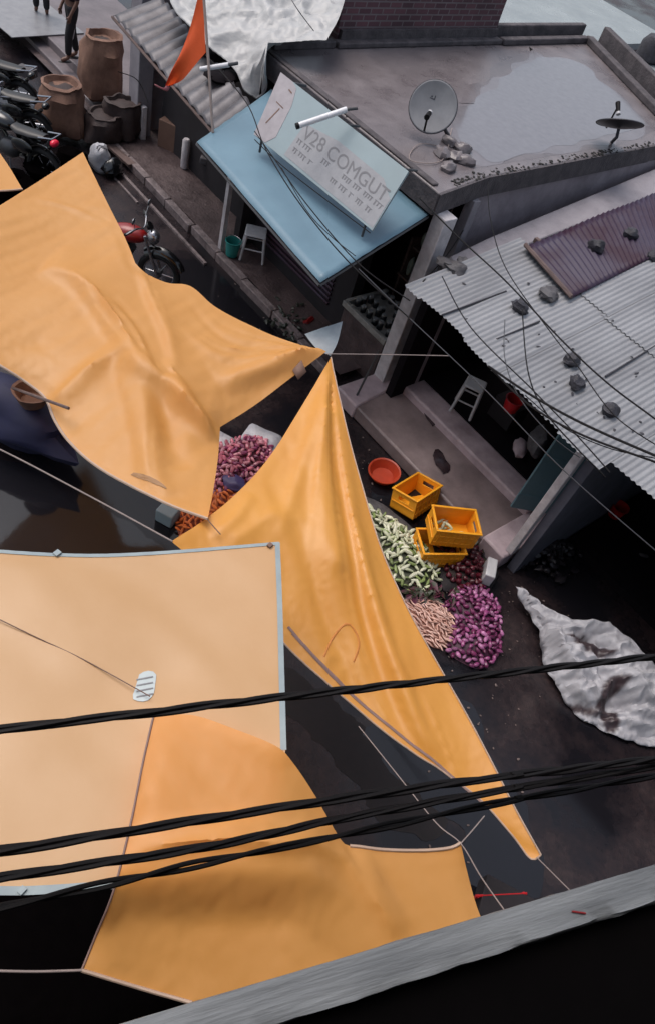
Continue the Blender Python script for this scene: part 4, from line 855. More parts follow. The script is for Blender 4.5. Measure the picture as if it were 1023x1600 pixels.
heap(rad_p, .17, .050, lambda i: longveg('pale_gourd', 'slim pale green gourd in the heap beside the orange crates', 'vegetable', 'pale green gourds in the heap by the crates', (M['radish'], M['radish2'], M['radish3'])[i], (.16, .14, .12)[i], (.026, .029, .022)[i], i, .3, .3), None, M['mounds'], seed=1, sc=(.6, 1.15), limit=295)
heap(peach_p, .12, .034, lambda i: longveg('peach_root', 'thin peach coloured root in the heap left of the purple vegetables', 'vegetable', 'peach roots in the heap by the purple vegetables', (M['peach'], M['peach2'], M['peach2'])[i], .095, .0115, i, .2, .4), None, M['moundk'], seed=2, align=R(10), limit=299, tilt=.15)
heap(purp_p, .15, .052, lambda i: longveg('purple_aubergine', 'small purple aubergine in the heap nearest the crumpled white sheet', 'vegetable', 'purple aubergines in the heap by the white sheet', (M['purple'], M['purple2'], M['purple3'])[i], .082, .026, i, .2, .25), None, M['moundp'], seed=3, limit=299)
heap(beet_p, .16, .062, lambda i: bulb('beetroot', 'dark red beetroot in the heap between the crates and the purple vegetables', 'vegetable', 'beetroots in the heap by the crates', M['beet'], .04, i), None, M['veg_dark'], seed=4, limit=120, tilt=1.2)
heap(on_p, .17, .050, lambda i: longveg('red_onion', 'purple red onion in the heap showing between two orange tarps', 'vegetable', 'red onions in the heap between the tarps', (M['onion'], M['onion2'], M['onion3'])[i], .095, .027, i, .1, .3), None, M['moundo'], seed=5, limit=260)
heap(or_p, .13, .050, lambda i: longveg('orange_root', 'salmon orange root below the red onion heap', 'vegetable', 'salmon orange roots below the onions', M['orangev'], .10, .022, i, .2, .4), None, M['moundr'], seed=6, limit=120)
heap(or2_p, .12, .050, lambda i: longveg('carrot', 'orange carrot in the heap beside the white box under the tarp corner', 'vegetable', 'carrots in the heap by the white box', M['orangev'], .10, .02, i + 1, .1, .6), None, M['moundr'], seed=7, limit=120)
# ground sheets under the heaps and bits of leaf
def flat_sheet(name, label, poly, m, z=.012, cat='sheet'):
    pp = resample(spline([P(x, y, z) for x, y in poly] + [P(*poly[0], z)], 1), .07)[:-1]; c = sum(pp, Vector()) / len(pp); mb = MB(); mb.v = [c + Vector((0, 0, .02))]; n = len(pp)
    for k, f in enumerate((.5, 1)): mb.v += [c.lerp(p, f) + Vector((0, 0, .02 * noise.noise(p * 5 + Vector((k, 0, 0))) + .012)) for p in pp]
    mb.f = [(0, 1 + i, 1 + (i + 1) % n) for i in range(n)] + [(1 + i, 1 + n + i, 1 + n + (i + 1) % n, 1 + (i + 1) % n) for i in range(n)]
    return single(name, mb, m, label, cat, solid=.004)
flat_sheet('ground_sheet', 'white sheet under the red onion heap', [(372, 690), (392, 662), (442, 684), (420, 725), (380, 720)], M['whitebag'])
flat_sheet('ground_sheet', 'bluish white sheet at the upper left of the red onion heap', [(330, 668), (372, 690), (350, 716), (325, 725)], M['whitebag'])
flat_sheet('ground_sheet', 'grey sheet edge under the pale gourd heap', [(545, 765), (600, 790), (655, 835), (640, 850), (560, 810)], M['sackgrey'])
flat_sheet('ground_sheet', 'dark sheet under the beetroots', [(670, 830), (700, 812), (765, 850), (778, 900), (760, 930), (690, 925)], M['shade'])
single('vegetable_bag', MB().ell(P(366, 754, .14), (.15, .11, .06), Matrix.Rotation(.5, 3, 'Z'), 14, 10, .3, 2), M['bluebag'], 'dark blue bag on the lower side of the red onion heap', 'bag')
single('foam_box', MB().box(P(263, 803, .10), (.22, .20, .2), .45), M['sign'], 'white box beside the carrots below the big tarp corner', 'box', bevel=.015)
single('foam_box', MB().box(P(763, 893, .14), (.13, .30, .2), .63), M['white'], 'tall narrow white box beside the beetroot heap', 'box', bevel=.012)
mb = MB(); rs = random.Random(21)
for k in range(150):
    x, y = (rs.gauss(735, 24), rs.gauss(838, 18)) if k < 90 else (rs.gauss(668, 18), rs.gauss(930, 8)); p = P(x, y, rs.uniform(.02, .14)); L_ = rs.uniform(.05, .12); rm2 = Matrix.Rotation(rs.random() * 6.3, 3, 'Z') @ Matrix.Rotation(rs.uniform(-.7, .7), 3, 'Y') @ Matrix.Rotation(rs.uniform(-.5, .5), 3, 'X')
    mb.add([p + rm2 @ Vector(v) for v in ((-L_, 0, 0), (0, L_ * .4, .01), (L_, 0, -.01), (0, -L_ * .4, .01))], [(0, 1, 2), (0, 2, 3)])
tag(mb.build('beet_leaves', mat('beet_leaf', (.020, .028, .010), (.09, .012, .035), .5, scale=7, thresh=(.45, .55))), kind='stuff')
mb = MB(); rs = random.Random(22)
for k in range(170):
    x, y = rs.choice([(rs.gauss(700, 60), rs.gauss(1030, 70)), (rs.gauss(300, 60), rs.gauss(330, 60)), (rs.gauss(800, 40), rs.gauss(960, 50)), (rs.gauss(600, 40), rs.gauss(720, 40)), (rs.gauss(760, 60), rs.gauss(1150, 70)), (rs.gauss(440, 40), rs.gauss(470, 40))]); p = P(x, y, .012)
    if p.y > 6.3: p.z += .12
    s_ = rs.uniform(.006, .022); mb.ell(p, (s_, s_ * .6, s_ * .25), Matrix.Rotation(rs.random() * 3, 3, 'Z'), 6, 4, .4, k)
tag(mb.build('litter', M['litter']), kind='stuff')
# crates
def crate(label, loc, rz_, rx=0, tilt=None):
    t = thing('plastic_crate', label, 'crate', loc, 'orange crates on the ground', rz_); L_, Wd, Hh, th = .56, .38, .30, .014
    MB().box((0, 0, .012), (L_ - .02, Wd - .02, .02)).build('base', M['crate'], t, local=True)
    for sx in (1, -1):
        mb = MB(); mb.box((sx * (L_ / 2 - th / 2), 0, .10), (th, Wd, .16)).box((sx * (L_ / 2 - th / 2), -Wd * .36, .24), (th, Wd * .28, .12)).box((sx * (L_ / 2 - th / 2), Wd * .36, .24), (th, Wd * .28, .12)).box((sx * (L_ / 2 - th / 2), 0, .27), (th, Wd * .44, .06)); mb.box((sx * (L_ / 2 + .008), 0, .14), (.014, Wd - .03, .012))
        mb.build('end_wall', M['crate'], t, local=True, bevel=.003)
    for sy in (1, -1):
        mb = MB(); mb.box((0, sy * (Wd / 2 - th / 2 - .001), .16), (L_ - 2 * th, th, .28))
        for k in range(7): mb.box((-.22 + .0733 * k, sy * (Wd / 2 + .004), .15), (.012, .012, .26))
        mb.box((0, sy * (Wd / 2 + .004), .09), (L_ - .04, .011, .014)).box((0, sy * (Wd / 2 + .004), .2), (L_ - .04, .011, .014)); mb.build('side_wall', M['crate'], t, local=True, bevel=.003)
    mb = MB(); e = .012
    mb.box((0, Wd / 2, Hh), (L_ + .03, .03, .022)).box((0, -Wd / 2, Hh), (L_ + .03, .03, .022)).box((L_ / 2, 0, Hh), (.03, Wd - .03, .022)).box((-L_ / 2, 0, Hh), (.03, Wd - .03, .022)); mb.build('rim', M['crate'], t, local=True, bevel=.006)
    if rx: t.rotation_euler = (rx, tilt or 0, rz_)
    return t
crate('empty orange crate tilted toward the basin, left of the crate pair', P(645, 790, 0.02), R(98), R(-14), R(6))
crate('lower orange crate under the one holding pale gourds', P(676, 868, 0.0), R(62))
cr = crate('orange crate with a few pale gourds inside, stacked on another', P(699, 836, .31), R(56))
for k in range(9):
    o = longveg('pale_gourd', 'pale green gourd lying in the upper orange crate', 'vegetable', 'gourds in the orange crate', M['radish'], .16, .024, k, .3, .3); p = P(697, 832, .31); o.location = (p.x + random.uniform(-.15, .15), p.y + random.uniform(-.09, .09), p.z + .06 + .02 * (k % 3)); o.rotation_euler = (random.uniform(-.2, .2), random.uniform(-.2, .2), R(56) + random.gauss(0, .5))
bt = thing('basin', 'red orange round plastic basin beside the tilted crate', 'basin', P(597, 745, .0))
MB().lathe([(.15, 0), (.21, .12), (.225, .125), (.222, .135), (.20, .13), (.145, .015)], (0, 0, 0), 32).build('bowl', M['basin'], bt, local=True)
bt.rotation_euler = (R(6), 0, 0)
for (x, y, w, h, a, lab) in ((688, 722, .10, .22, .6, 'dark stain cloth on the plinth in front of the threshold step, right one'), (670, 650, .07, .2, .9, 'dark rag on the plinth beside the threshold step, left one')):
    single('wet_rag', MB().ell(P(x, y, .235), (h, w, .016), Matrix.Rotation(R(-30) + a * .2, 3, 'Z'), 14, 6, .5, int(x)), M['mud'], lab, 'rag')
def paint(o, pl, par, m, z):
    q = [P(x, y, z) for x, y in pl]; q = resample(spline(q + [q[0]], 6), .03)[:-1]; q = [(p.x, p.y) for p in q]; me = o.data; L0 = ORG[o.name][0]
    at = me.attributes.get('stain') or me.attributes.new('stain', 'FLOAT', 'POINT'); Q_ = np.array(q)
    for i, v in enumerate(me.vertices):
        x, y = v.co.x + L0.x, v.co.y + L0.y; d = math.sqrt(((Q_ - (x, y)) ** 2).sum(1).min()); d = d if in_poly(x, y, q) else -d
        at.data[i].value = max(at.data[i].value, min(1, max(0, .5 + d / .045)))
# crumpled white sheet on the street
cb, bd, mk, VZ = cloth([
 [(804, 914, .25), (835, 935, .3), (868, 958, .35), (890, 968, .35)], [(890, 968, .35), (930, 968, .5), (965, 982, .5), (1000, 1015, .5), (1030, 1040, .5), (1075, 1075, .45)], [(1075, 1075, .45), (1100, 1130, .3), (1085, 1172, .05)],
 [(1085, 1172, .05), (1030, 1166, .05), (985, 1158, .05), (940, 1143, .04)], [(940, 1143, .04), (900, 1115, .03), (872, 1082, .05), (850, 1040, .08)], [(850, 1040, .08), (842, 1000, .12), (838, 980, .12), (818, 950, .15), (804, 914, .25)]],
 step=.023, ctrl=[[(870, 985, .42), (900, 1040, .36), (940, 1100, .24)], [(950, 1000, .42), (1000, 1060, .5), (1040, 1110, .32)], [(905, 1000, .24), (935, 1018, .22)], [(955, 1085, .20), (975, 1110, .18)]], fine=.08, seed=8, fscale=4.2, fdir=(.6, .8), soft=1, slack=.075, bend=.5, relax=160, ragged=.05, ridged=.05,
 folds=[([(830, 935), (860, 965), (890, 985)], -.09, .035, 0), ([(845, 985), (870, 1000), (890, 1035)], .06, .03, 0), ([(868, 1060), (880, 1035), (878, 1010)], -.06, .03, 0), ([(900, 1085), (940, 1080), (985, 1040)], .05, .035, 0), ([(985, 1000), (1000, 1040), (1040, 1075)], -.07, .03, 0), ([(990, 1080), (1000, 1120), (1010, 1150)], .06, .03, 0), ([(930, 1120), (970, 1125), (1020, 1150)], -.05, .03, 0), ([(880, 1020), (900, 1025), (940, 1060)], .06, .025, 0), ([(820, 930), (850, 975), (885, 1005)], .07, .05, 0), ([(860, 1050), (900, 1075), (950, 1120)], .06, .05, 0), ([(960, 1040), (1000, 1050), (1030, 1080)], -.08, .06, 0), ([(930, 980), (960, 1010), (985, 1030)], .08, .05, 0)])
wt = thing('plastic_sheet', 'crumpled muddy white plastic sheet thrown over goods on the street', 'sheet', P(920, 1050, .1)); wsh = cb.build('sheet', M['whitetarp'], wt, solid=.004)
def stain(pl, name, parent, VZ, m, lift=.012, z=.38):
    pp = resample(spline([P(x, y, z) for x, y in pl] + [P(*pl[0], z)], 6), .03)[:-1]; c = sum(pp, Vector()) / len(pp); mb = MB(); n = len(pp); mb.v = [Vector((c.x, c.y, surf(VZ, c.x, c.y) + lift))]
    for f in (.33, .66, 1): mb.v += [Vector(((q := c.lerp(p, f)).x, q.y, surf(VZ, q.x, q.y) + lift)) for p in pp]
    mb.f = [(0, 1 + i, 1 + (i + 1) % n) for i in range(n)]
    for k in (0, 1): mb.f += [(1 + k * n + i, 1 + (k + 1) * n + i, 1 + (k + 1) * n + (i + 1) % n, 1 + k * n + (i + 1) % n) for i in range(n)]
    return mb.build(name, m, parent)
paint(wsh, [(885, 990), (905, 988), (930, 1000), (945, 1015), (955, 1025), (935, 1028), (905, 1015)], wt, M['mud'], .36)
paint(wsh, [(945, 1065), (958, 1056), (978, 1065), (970, 1078), (962, 1088), (978, 1104), (985, 1125), (972, 1128), (955, 1105), (942, 1090)], wt, M['mud'], .36)
paint(wsh, [(888, 1096), (900, 1096), (935, 1112), (932, 1118), (905, 1108)], wt, M['sackgrey'], .14)
flat_sheet('shade_sheet', 'added black sheet standing in for street shade below the lowest tarp', [(-60, 1400), (60, 1392), (200, 1390), (330, 1450), (330, 1580), (200, 1640), (-60, 1640)], M['charcoal'], .01)  # black sheet added on the ground in place of the shade there
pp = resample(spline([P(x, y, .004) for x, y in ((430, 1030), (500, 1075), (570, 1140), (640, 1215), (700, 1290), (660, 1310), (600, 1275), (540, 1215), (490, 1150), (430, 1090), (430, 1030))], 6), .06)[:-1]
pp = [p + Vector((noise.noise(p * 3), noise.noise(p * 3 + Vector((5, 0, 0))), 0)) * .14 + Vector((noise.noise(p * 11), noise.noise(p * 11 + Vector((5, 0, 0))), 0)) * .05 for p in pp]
tag(MB().add(pp, [tuple(range(len(pp)))]).build('dark_band', mat('band_black', (.006, .004, .005), (.012, .008, .009), .7, scale=9)), kind='structure')  # near-black band with ragged edges, flat on the street
nt = M['whitetarp'].node_tree; b_ = nt.nodes['Principled BSDF']; src = b_.inputs['Base Color'].links[0].from_socket; an = nt.nodes.new('ShaderNodeAttribute'); an.attribute_name = 'stain'; mx = nt.nodes.new('ShaderNodeMix'); mx.data_type = 'RGBA'; mx.inputs[7].default_value = (.045, .030, .034, 1)
nt.links.new(src, mx.inputs[6]); nt.links.new(an.outputs['Fac'], mx.inputs[0]); nt.links.new(mx.outputs[2], b_.inputs['Base Color'])
for k, (x, y, s_) in enumerate(((62, 262, .26), (110, 250, .22), (20, 290, .3), (45, 205, .2))):
    single('black_bundle', MB().ell(P(x, y, .2), (s_ * 1.3, s_, s_ * .8), Matrix.Rotation(k * .9, 3, 'Z'), 14, 10, .45, k + 11), M['charcoal'], ('black bundle under the tail light of the nearest black motorcycle', 'black bundle between the orange tarp peak and the motorcycles', 'black bundle at the left edge just above the small tarp corner', 'black bundle between two black motorcycles')[k], 'bundle')
for k, pl in enumerate(([(-100, 690), (0, 712), (80, 752), (170, 800), (245, 850), (262, 880), (200, 910), (-100, 910)], [(560, 1150), (610, 1110), (690, 1085), (745, 1120), (775, 1200), (830, 1280), (850, 1370), (800, 1420), (700, 1400), (720, 1310), (660, 1240), (600, 1200)])):
    pp = resample(spline([P(x, y, .0045) for x, y in pl] + [P(*pl[0], .0045)], 6), .05)[:-1]
    pp = [p + Vector((noise.noise(p * 2.5), noise.noise(p * 2.5 + Vector((5, 0, 0))), 0)) * .12 + Vector((noise.noise(p * 12), noise.noise(p * 12 + Vector((5, 0, 0))), 0)) * .03 for p in pp]
    tag(MB().add(pp, [tuple(range(len(pp)))]).build('street_water', mat('street_water', (.012, .012, .016), (.010, .010, .013), .07, scale=3, spec=.5, bump=.02, bscale=10)), kind='stuff')
# goods at the left under the big tarp
single('covered_goods', MB().ell(P(10, 640, .45), (1.0, .36, .36), Matrix.Rotation(.42, 3, 'Z'), 22, 14, .35, 4), M['bluecloth'], 'goods covered by navy cloth under the lower edge of the biggest tarp', 'covered goods')
single('wicker_basket', MB().lathe([(.14, 0), (.2, .16), (.21, .17), (.18, .16), (.12, .03)], P(52, 628, .82), 18, jit=.08), M['jute'], 'brown basket on the navy covered goods', 'basket')
single('stick', MB().tube([P(20, 606, 2.0), P(108, 638, 2.3)], .014, 6), M['wood'], 'brown stick poking out over the lower edge of the biggest tarp', 'stick')
single('cart_pole', MB().tube([P(-30, 612, .5), P(84, 694, .5)], .035, 8), M['woodred'], 'reddish pole lying along the front of the navy covered goods', 'pole')
rb = thing('red_rail', 'low red rail on the street beside the ledge and tarp corner', 'rail', P(785, 1402, .2))
MB().tube([P(742, 1400, .3), P(822, 1396, .3)], .012, 8).build('bar', M['red'], rb)
for x, y in ((746, 1400), (818, 1396)):
    q = P(x, y, .3); MB().tube([q, (q.x, q.y, 0)], .016, 8).build('leg', M['red'], rb)
single('fish_crate', MB().box((P(785, 1425, .2)), (.5, .4, .22), .5), M['shade'], 'dark box behind the low red rail', 'box', bevel=.01)
# ================================================================ TARPS
def tarp_thing(name, label, loc, res, m, hems, hemm=None, r=.010):
    cb, bd, mk, VZ = res; t = thing(name, label, 'tarp', loc); cb.build('sheet', m, t)
    for h_ in hems: hem_tube(bd, mk, [h_], r).build('hem', hemm or M['hem'], t)
    return t
T1 = cloth([
 [(130, 238, 2.62), (168, 316, 2.52), (196, 372, 2.45), (212, 412, 2.42)],
 [(212, 412, 2.42), (228, 428, 2.38), (262, 442, 2.34), (298, 447, 2.33), (335, 478, 2.31), (380, 503, 2.30), (440, 530, 2.32), (509, 551, 2.36)],
 [(509, 551, 2.36), (455, 590, 2.25), (400, 632, 2.14), (344, 668, 2.08)],
 [(344, 668, 2.08), (341, 715, 2.14), (333, 770, 2.22), (325, 811, 2.30)],
 [(325, 811, 2.30), (270, 791, 2.22), (205, 760, 2.14), (150, 728, 2.10), (110, 692, 2.08), (86, 657, 2.08), (70, 622, 2.10), (40, 597, 2.14), (0, 571, 2.22), (-90, 515, 2.35)],
 [(-90, 515, 2.35), (-95, 440, 2.42), (-90, 376, 2.5)],
 [(-90, 376, 2.5), (0, 321, 2.52), (65, 280, 2.56), (130, 238, 2.62)]],
 step=.03, ctrl=[[(80, 430, 2.36), (150, 470, 2.33), (200, 540, 2.28)], [(60, 540, 2.24), (120, 600, 2.18)]], fine=.014, seed=1, fscale=2.0, fdir=(-.3, 1), soft=3, post=2, slack=.010, creases=[([(509, 551), (430, 545), (350, 545), (285, 505)], .020, .018), ([(509, 551), (440, 538), (370, 520), (320, 490)], -.016, .016), ([(509, 551), (430, 556), (370, 560), (310, 590)], -.020, .018), ([(509, 551), (440, 566), (385, 575), (350, 600)], .022, .016), ([(509, 551), (460, 575), (400, 615)], .012, .014), ([(110, 440), (150, 470), (185, 515), (215, 560), (255, 598)], .028, .020), ([(135, 455), (165, 500), (200, 545)], -.018, .016), ([(180, 490), (215, 530), (238, 590)], .018, .015), ([(255, 598), (300, 635), (343, 667)], .030, .022), ([(75, 612), (130, 575), (190, 548)], .016, .020), ([(228, 430), (240, 470), (262, 520)], -.016, .018), ([(255, 560), (275, 590), (300, 610)], .014, .012), ([(48, 338), (100, 347), (150, 362)], .006, .010), ([(240, 620), (236, 690), (244, 750)], -.014, .020)], bend=.6, relax=400,
 folds=[([(70, 425), (125, 450), (175, 505), (215, 570), (258, 600), (343, 666)], .125, .24, 'step'), ([(509, 551), (430, 570), (350, 598)], .10, .20, 'stepr'), ([(180, 535), (210, 640), (238, 760)], .03, .12, 'step'), ([(265, 590), (300, 630), (345, 668)], .10, .07, 0),
        ([(205, 560), (232, 640), (240, 720), (262, 765)], .06, .10, 0),
        ([(255, 598), (262, 650), (285, 720)], -.05, .10, 0),
        ([(214, 415), (235, 470), (262, 530), (275, 590)], .07, .10, 'step'),
        ([(509, 551), (420, 560), (340, 555), (270, 500)], .035, .05, 'start'), ([(509, 551), (430, 548), (350, 530), (290, 470)], -.03, .035, 'start'), ([(509, 551), (440, 575), (350, 590), (330, 640)], .05, .07, 'start'),
        ([(160, 480), (190, 500), (225, 550), (240, 600)], .03, .035, 0), ([(175, 470), (215, 520), (240, 570)], -.025, .03, 0),
        ([(60, 340), (110, 350), (150, 365)], .015, .02, 0), ([(30, 600), (100, 600), (180, 540)], .05, .10, 0)])
t = tarp_thing('orange_tarp', 'biggest orange tarp with deep folds stretched above the street on the left', P(200, 560, 2.2), T1, M['tarp'], [4], M['hem'], .013)
stain([(205, 736), (212, 735), (248, 754), (262, 766), (250, 761), (225, 748)], 'stain', t, T1[3], M['smear'], .006, 2.2)
q = [P(x, y, 2.33) for x, y in ((458, 574), (470, 566), (480, 577), (468, 586))]
for p in q: p.z = surf(T1[3], p.x, p.y) + .012
MB().add(q, [(0, 1, 2, 3)]).build('patch', M['brownpatch'], t, solid=.002)
T0 = cloth([[(-2, 236, 2.45), (16, 262, 2.42), (36, 296, 2.40)], [(36, 296, 2.40), (0, 299, 2.40), (-70, 300, 2.4)], [(-70, 300, 2.4), (-70, 160, 2.5)], [(-70, 160, 2.5), (-2, 236, 2.45)]], step=.06, fine=.01, seed=2)
tarp_thing('orange_tarp', 'small corner of an orange tarp at the left picture edge below the black motorcycles', P(0, 270, 2.4), T0, M['tarp'], [1])
T2 = cloth([
 [(517, 558, 2.40), (530, 622, 2.30), (545, 686, 2.22), (566, 762, 2.12), (592, 850, 2.03), (621, 920, 1.96), (652, 982, 1.92), (690, 1050, 1.87), (730, 1120, 1.84), (770, 1196, 1.82), (800, 1256, 1.81), (844, 1336, 1.80)],
 [(844, 1336, 1.80), (828, 1342, 1.76), (800, 1306, 1.74), (750, 1250, 1.74), (700, 1213, 1.74), (625, 1162, 1.76), (545, 1097, 1.80), (475, 1037, 1.86), (440, 1002, 1.90), (395, 955, 1.96)],
 [(395, 955, 1.96), (340, 905, 2.1), (268, 846, 2.25)],
 [(268, 846, 2.25), (320, 812, 2.22), (362, 778, 2.20), (400, 740, 2.20), (432, 698, 2.22), (462, 650, 2.27), (490, 604, 2.33), (517, 558, 2.40)]],
 step=.027, ctrl=[[(517, 640, 2.34), (520, 760, 2.24), (530, 880, 2.16)], [(370, 840, 2.22), (430, 800, 2.24)]], fine=.014, seed=3, fscale=2.4, fdir=(.95, -.3), soft=3, post=2, slack=.009, creases=[([(517, 560), (535, 700), (590, 900), (680, 1090), (770, 1225)], .022, .018), ([(517, 560), (522, 720), (555, 900), (640, 1080), (760, 1240)], -.018, .018), ([(517, 560), (500, 720), (490, 860), (510, 960)], .014, .018), ([(838, 1330), (760, 1235), (660, 1110), (560, 985)], .020, .016), ([(838, 1330), (745, 1225), (630, 1110), (500, 1000)], -.018, .016), ([(838, 1330), (730, 1205), (600, 1085), (470, 985)], .016, .014), ([(838, 1330), (780, 1220), (710, 1080), (640, 960)], .018, .016), ([(440, 960), (510, 1005), (590, 1070)], .010, .010)], bend=.5, relax=350,
 folds=[([(517, 560), (530, 700), (580, 900), (660, 1080), (790, 1260)], -.10, .06, 'start'), ([(517, 560), (505, 700), (520, 850), (560, 960)], .05, .10, 'start'), ([(520, 590), (545, 750), (600, 920), (700, 1120), (815, 1310)], .075, .065, 0),
        ([(470, 800), (520, 920), (600, 1060), (760, 1240)], -.04, .06, 0), ([(445, 985), (500, 1040), (600, 1125), (720, 1215), (800, 1300)], .085, .035, 0), ([(450, 1003), (520, 1065), (620, 1145), (720, 1222)], -.06, .025, 0), ([(480, 1000), (560, 1060), (660, 1150), (780, 1260)], .05, .03, 0),
        ([(455, 970), (510, 1010), (580, 1065), (680, 1150)], .03, .02, 0), ([(525, 1010), (540, 980), (560, 1000), (545, 1030)], .022, .018, 0), ([(395, 760), (370, 800), (330, 830)], .03, .05, 0), ([(440, 830), (480, 700), (512, 590)], .03, .06, 0)])
t = tarp_thing('orange_tarp', 'twisted narrow orange tarp pulled to a point above the wet street in the middle', P(560, 900, 2.0), T2, M['tarp2'], [0, 1], r=.007)
t2 = t
def seam(pl, t, VZ, m, r=.010, flat=.35, lift=.004, z=2.2):
    q = resample(spline([P(x, y, z) for x, y in pl]), .04)
    for p in q: p.z = surf(VZ, p.x, p.y) + lift
    return MB().tube(q, r, 6, flat=flat).build('seam', m, t)
seam([(447, 988), (500, 1038), (600, 1120), (700, 1196), (760, 1245)], t2, T2[3], M['seam'], .012, z=1.85)
seam([(452, 1000), (520, 1062), (620, 1140), (700, 1200)], t2, T2[3], M['seam'], .006, z=1.82)
seam([(509, 1020), (522, 992), (543, 976), (562, 1000), (556, 1028)], t2, T2[3], mat('orange_stain', (.55, .20, .03), (.5, .17, .03), .6), .008, z=1.95)
T3 = cloth([
 [(-110, 850, 2.85), (0, 861, 2.82), (90, 866, 2.80), (180, 866, 2.80), (300, 859, 2.81), (436, 848, 2.84)],
 [(436, 848, 2.84), (440, 950, 2.81), (443, 1060, 2.79), (446, 1172, 2.80)],
 [(446, 1172, 2.80), (430, 1260, 2.76), (380, 1335, 2.73), (300, 1375, 2.72)],
 [(300, 1375, 2.72), (170, 1388, 2.72), (60, 1396, 2.72), (0, 1397, 2.72), (-110, 1395, 2.74)],
 [(-110, 1395, 2.74), (-110, 850, 2.85)]],
 step=.05, ctrl=[[(150, 1080, 2.74), (260, 1060, 2.74)]], fine=.010, seed=5, fscale=1.4, fdir=(1, .3), folds=[([(20, 980), (130, 1030), (230, 1085)], .006, .02, 0)])
cbt, bdt, mkt, VZt = T3
t = thing('orange_tarp', 'pale flat orange tarp edged with grey tape at the left', 'tarp', P(200, 1100, 2.7)); cbt.build('sheet', M['tarp3'], t); band(bdt, mkt, [0], .020, VZt, .004).build('hem_tape', M['tape'], t); band(bdt, mkt, [1], .030, VZt, .004).build('hem_tape', M['tape'], t); band(bdt, mkt, [3], .035, VZt, .004).build('hem_tape', M['tape'], t)
stain([(218, 1054), (230, 1048), (244, 1052), (243, 1068), (240, 1085), (228, 1096), (208, 1092), (212, 1075)], 'patch', t, VZt, M['patch'], .005, 2.76)
for k in range(4):
    a_, b_ = P(214, 1060 + k * 9, 2.78), P(240, 1055 + k * 9, 2.78)
    for p in (a_, b_): p.z = surf(VZt, p.x, p.y) + .007
    MB().tube([a_, b_], .005, 6, flat=.3).build('patch_stripe', M['dish'], t)
for x, y, w in ((90, 866, .035), (420, 858, .03), (35, 1392, .03)):
    p = P(x, y, 2.80 if y < 1000 else 2.72); p.z = surf(VZt, p.x, p.y) + .012; MB().box(p, (w, w * 1.2, .016), .3).build('clip', M['brownpatch'] if x == 420 else M['tape'], t)
T4 = cloth([
 [(240, 1120, 2.88), (300, 1117, 2.88), (370, 1140, 2.88), (432, 1166, 2.88), (458, 1192, 2.84), (490, 1240, 2.76), (515, 1286, 2.68), (532, 1314, 2.62), (546, 1322, 2.60)],
 [(546, 1322, 2.60), (600, 1328, 2.56), (660, 1329, 2.54), (702, 1325, 2.54), (719, 1317, 2.56)],
 [(719, 1317, 2.56), (730, 1365, 2.50), (746, 1422, 2.48), (775, 1490, 2.48)],
 [(775, 1490, 2.48), (600, 1590, 2.45), (430, 1625, 2.42), (300, 1567, 2.44)],
 [(300, 1567, 2.44), (220, 1544, 2.44), (128, 1516, 2.48)],
 [(128, 1516, 2.48), (150, 1462, 2.54), (178, 1392, 2.77), (204, 1290, 2.84), (224, 1190, 2.87), (240, 1120, 2.88)]],
 step=.03, ctrl=[[(188, 1372, 2.82), (300, 1368, 2.80), (420, 1364, 2.79), (500, 1370, 2.72)], [(165, 1432, 2.60), (300, 1436, 2.57), (450, 1438, 2.56)], [(300, 1240, 2.83), (420, 1260, 2.81)]], fine=.012, seed=6, fscale=2.2, fdir=(1, .4), post=2, creases=[([(190, 1376), (260, 1362), (340, 1352), (400, 1360), (470, 1352), (520, 1372)], .035, .022), ([(300, 1118), (390, 1165), (460, 1255), (530, 1380), (600, 1470)], .022, .018), ([(350, 1135), (430, 1195), (490, 1290), (560, 1420)], -.018, .016), ([(320, 1340), (370, 1325), (420, 1345)], .012, .012), ([(540, 1330), (570, 1390), (620, 1460)], .012, .014)], bend=.6, relax=350, slack=.010,
 folds=[([(300, 1118), (400, 1170), (470, 1270), (540, 1390), (610, 1480)], .08, .06, 'step'), ([(345, 1132), (430, 1195), (490, 1290), (520, 1340)], .05, .03, 0), ([(200, 1350), (300, 1335), (430, 1350), (520, 1340)], .07, .05, 'stepr'), ([(330, 1130), (430, 1210), (500, 1310), (580, 1450)], -.035, .04, 0), ([(300, 1360), (360, 1330), (420, 1345), (470, 1330), (520, 1375)], .03, .04, 0), ([(540, 1330), (560, 1400), (600, 1470)], .03, .05, 0)])
t = tarp_thing('orange_tarp', 'lowest orange tarp draped over the pale tarp and running under the ledge', P(400, 1400, 2.5), T4, M['tarp'], [1, 4], M['hem'])
hem_tube(T4[1], T4[2], [5], .006).build('hem', M['seam'], t)
G5 = cloth([[(476, 522, 1.9), (505, 512, 1.95), (535, 502, 2.0)], [(535, 502, 2.0), (527, 535, 1.95), (516, 556, 1.9)], [(516, 556, 1.9), (495, 545, 1.88), (476, 522, 1.9)]], step=.04, fine=.01, seed=9)
t = thing('grey_tarp', 'small grey tarp corner behind the orange tarp tips', 'tarp', P(505, 530, 1.9)); G5[0].build('sheet', M['greytarp'], t)
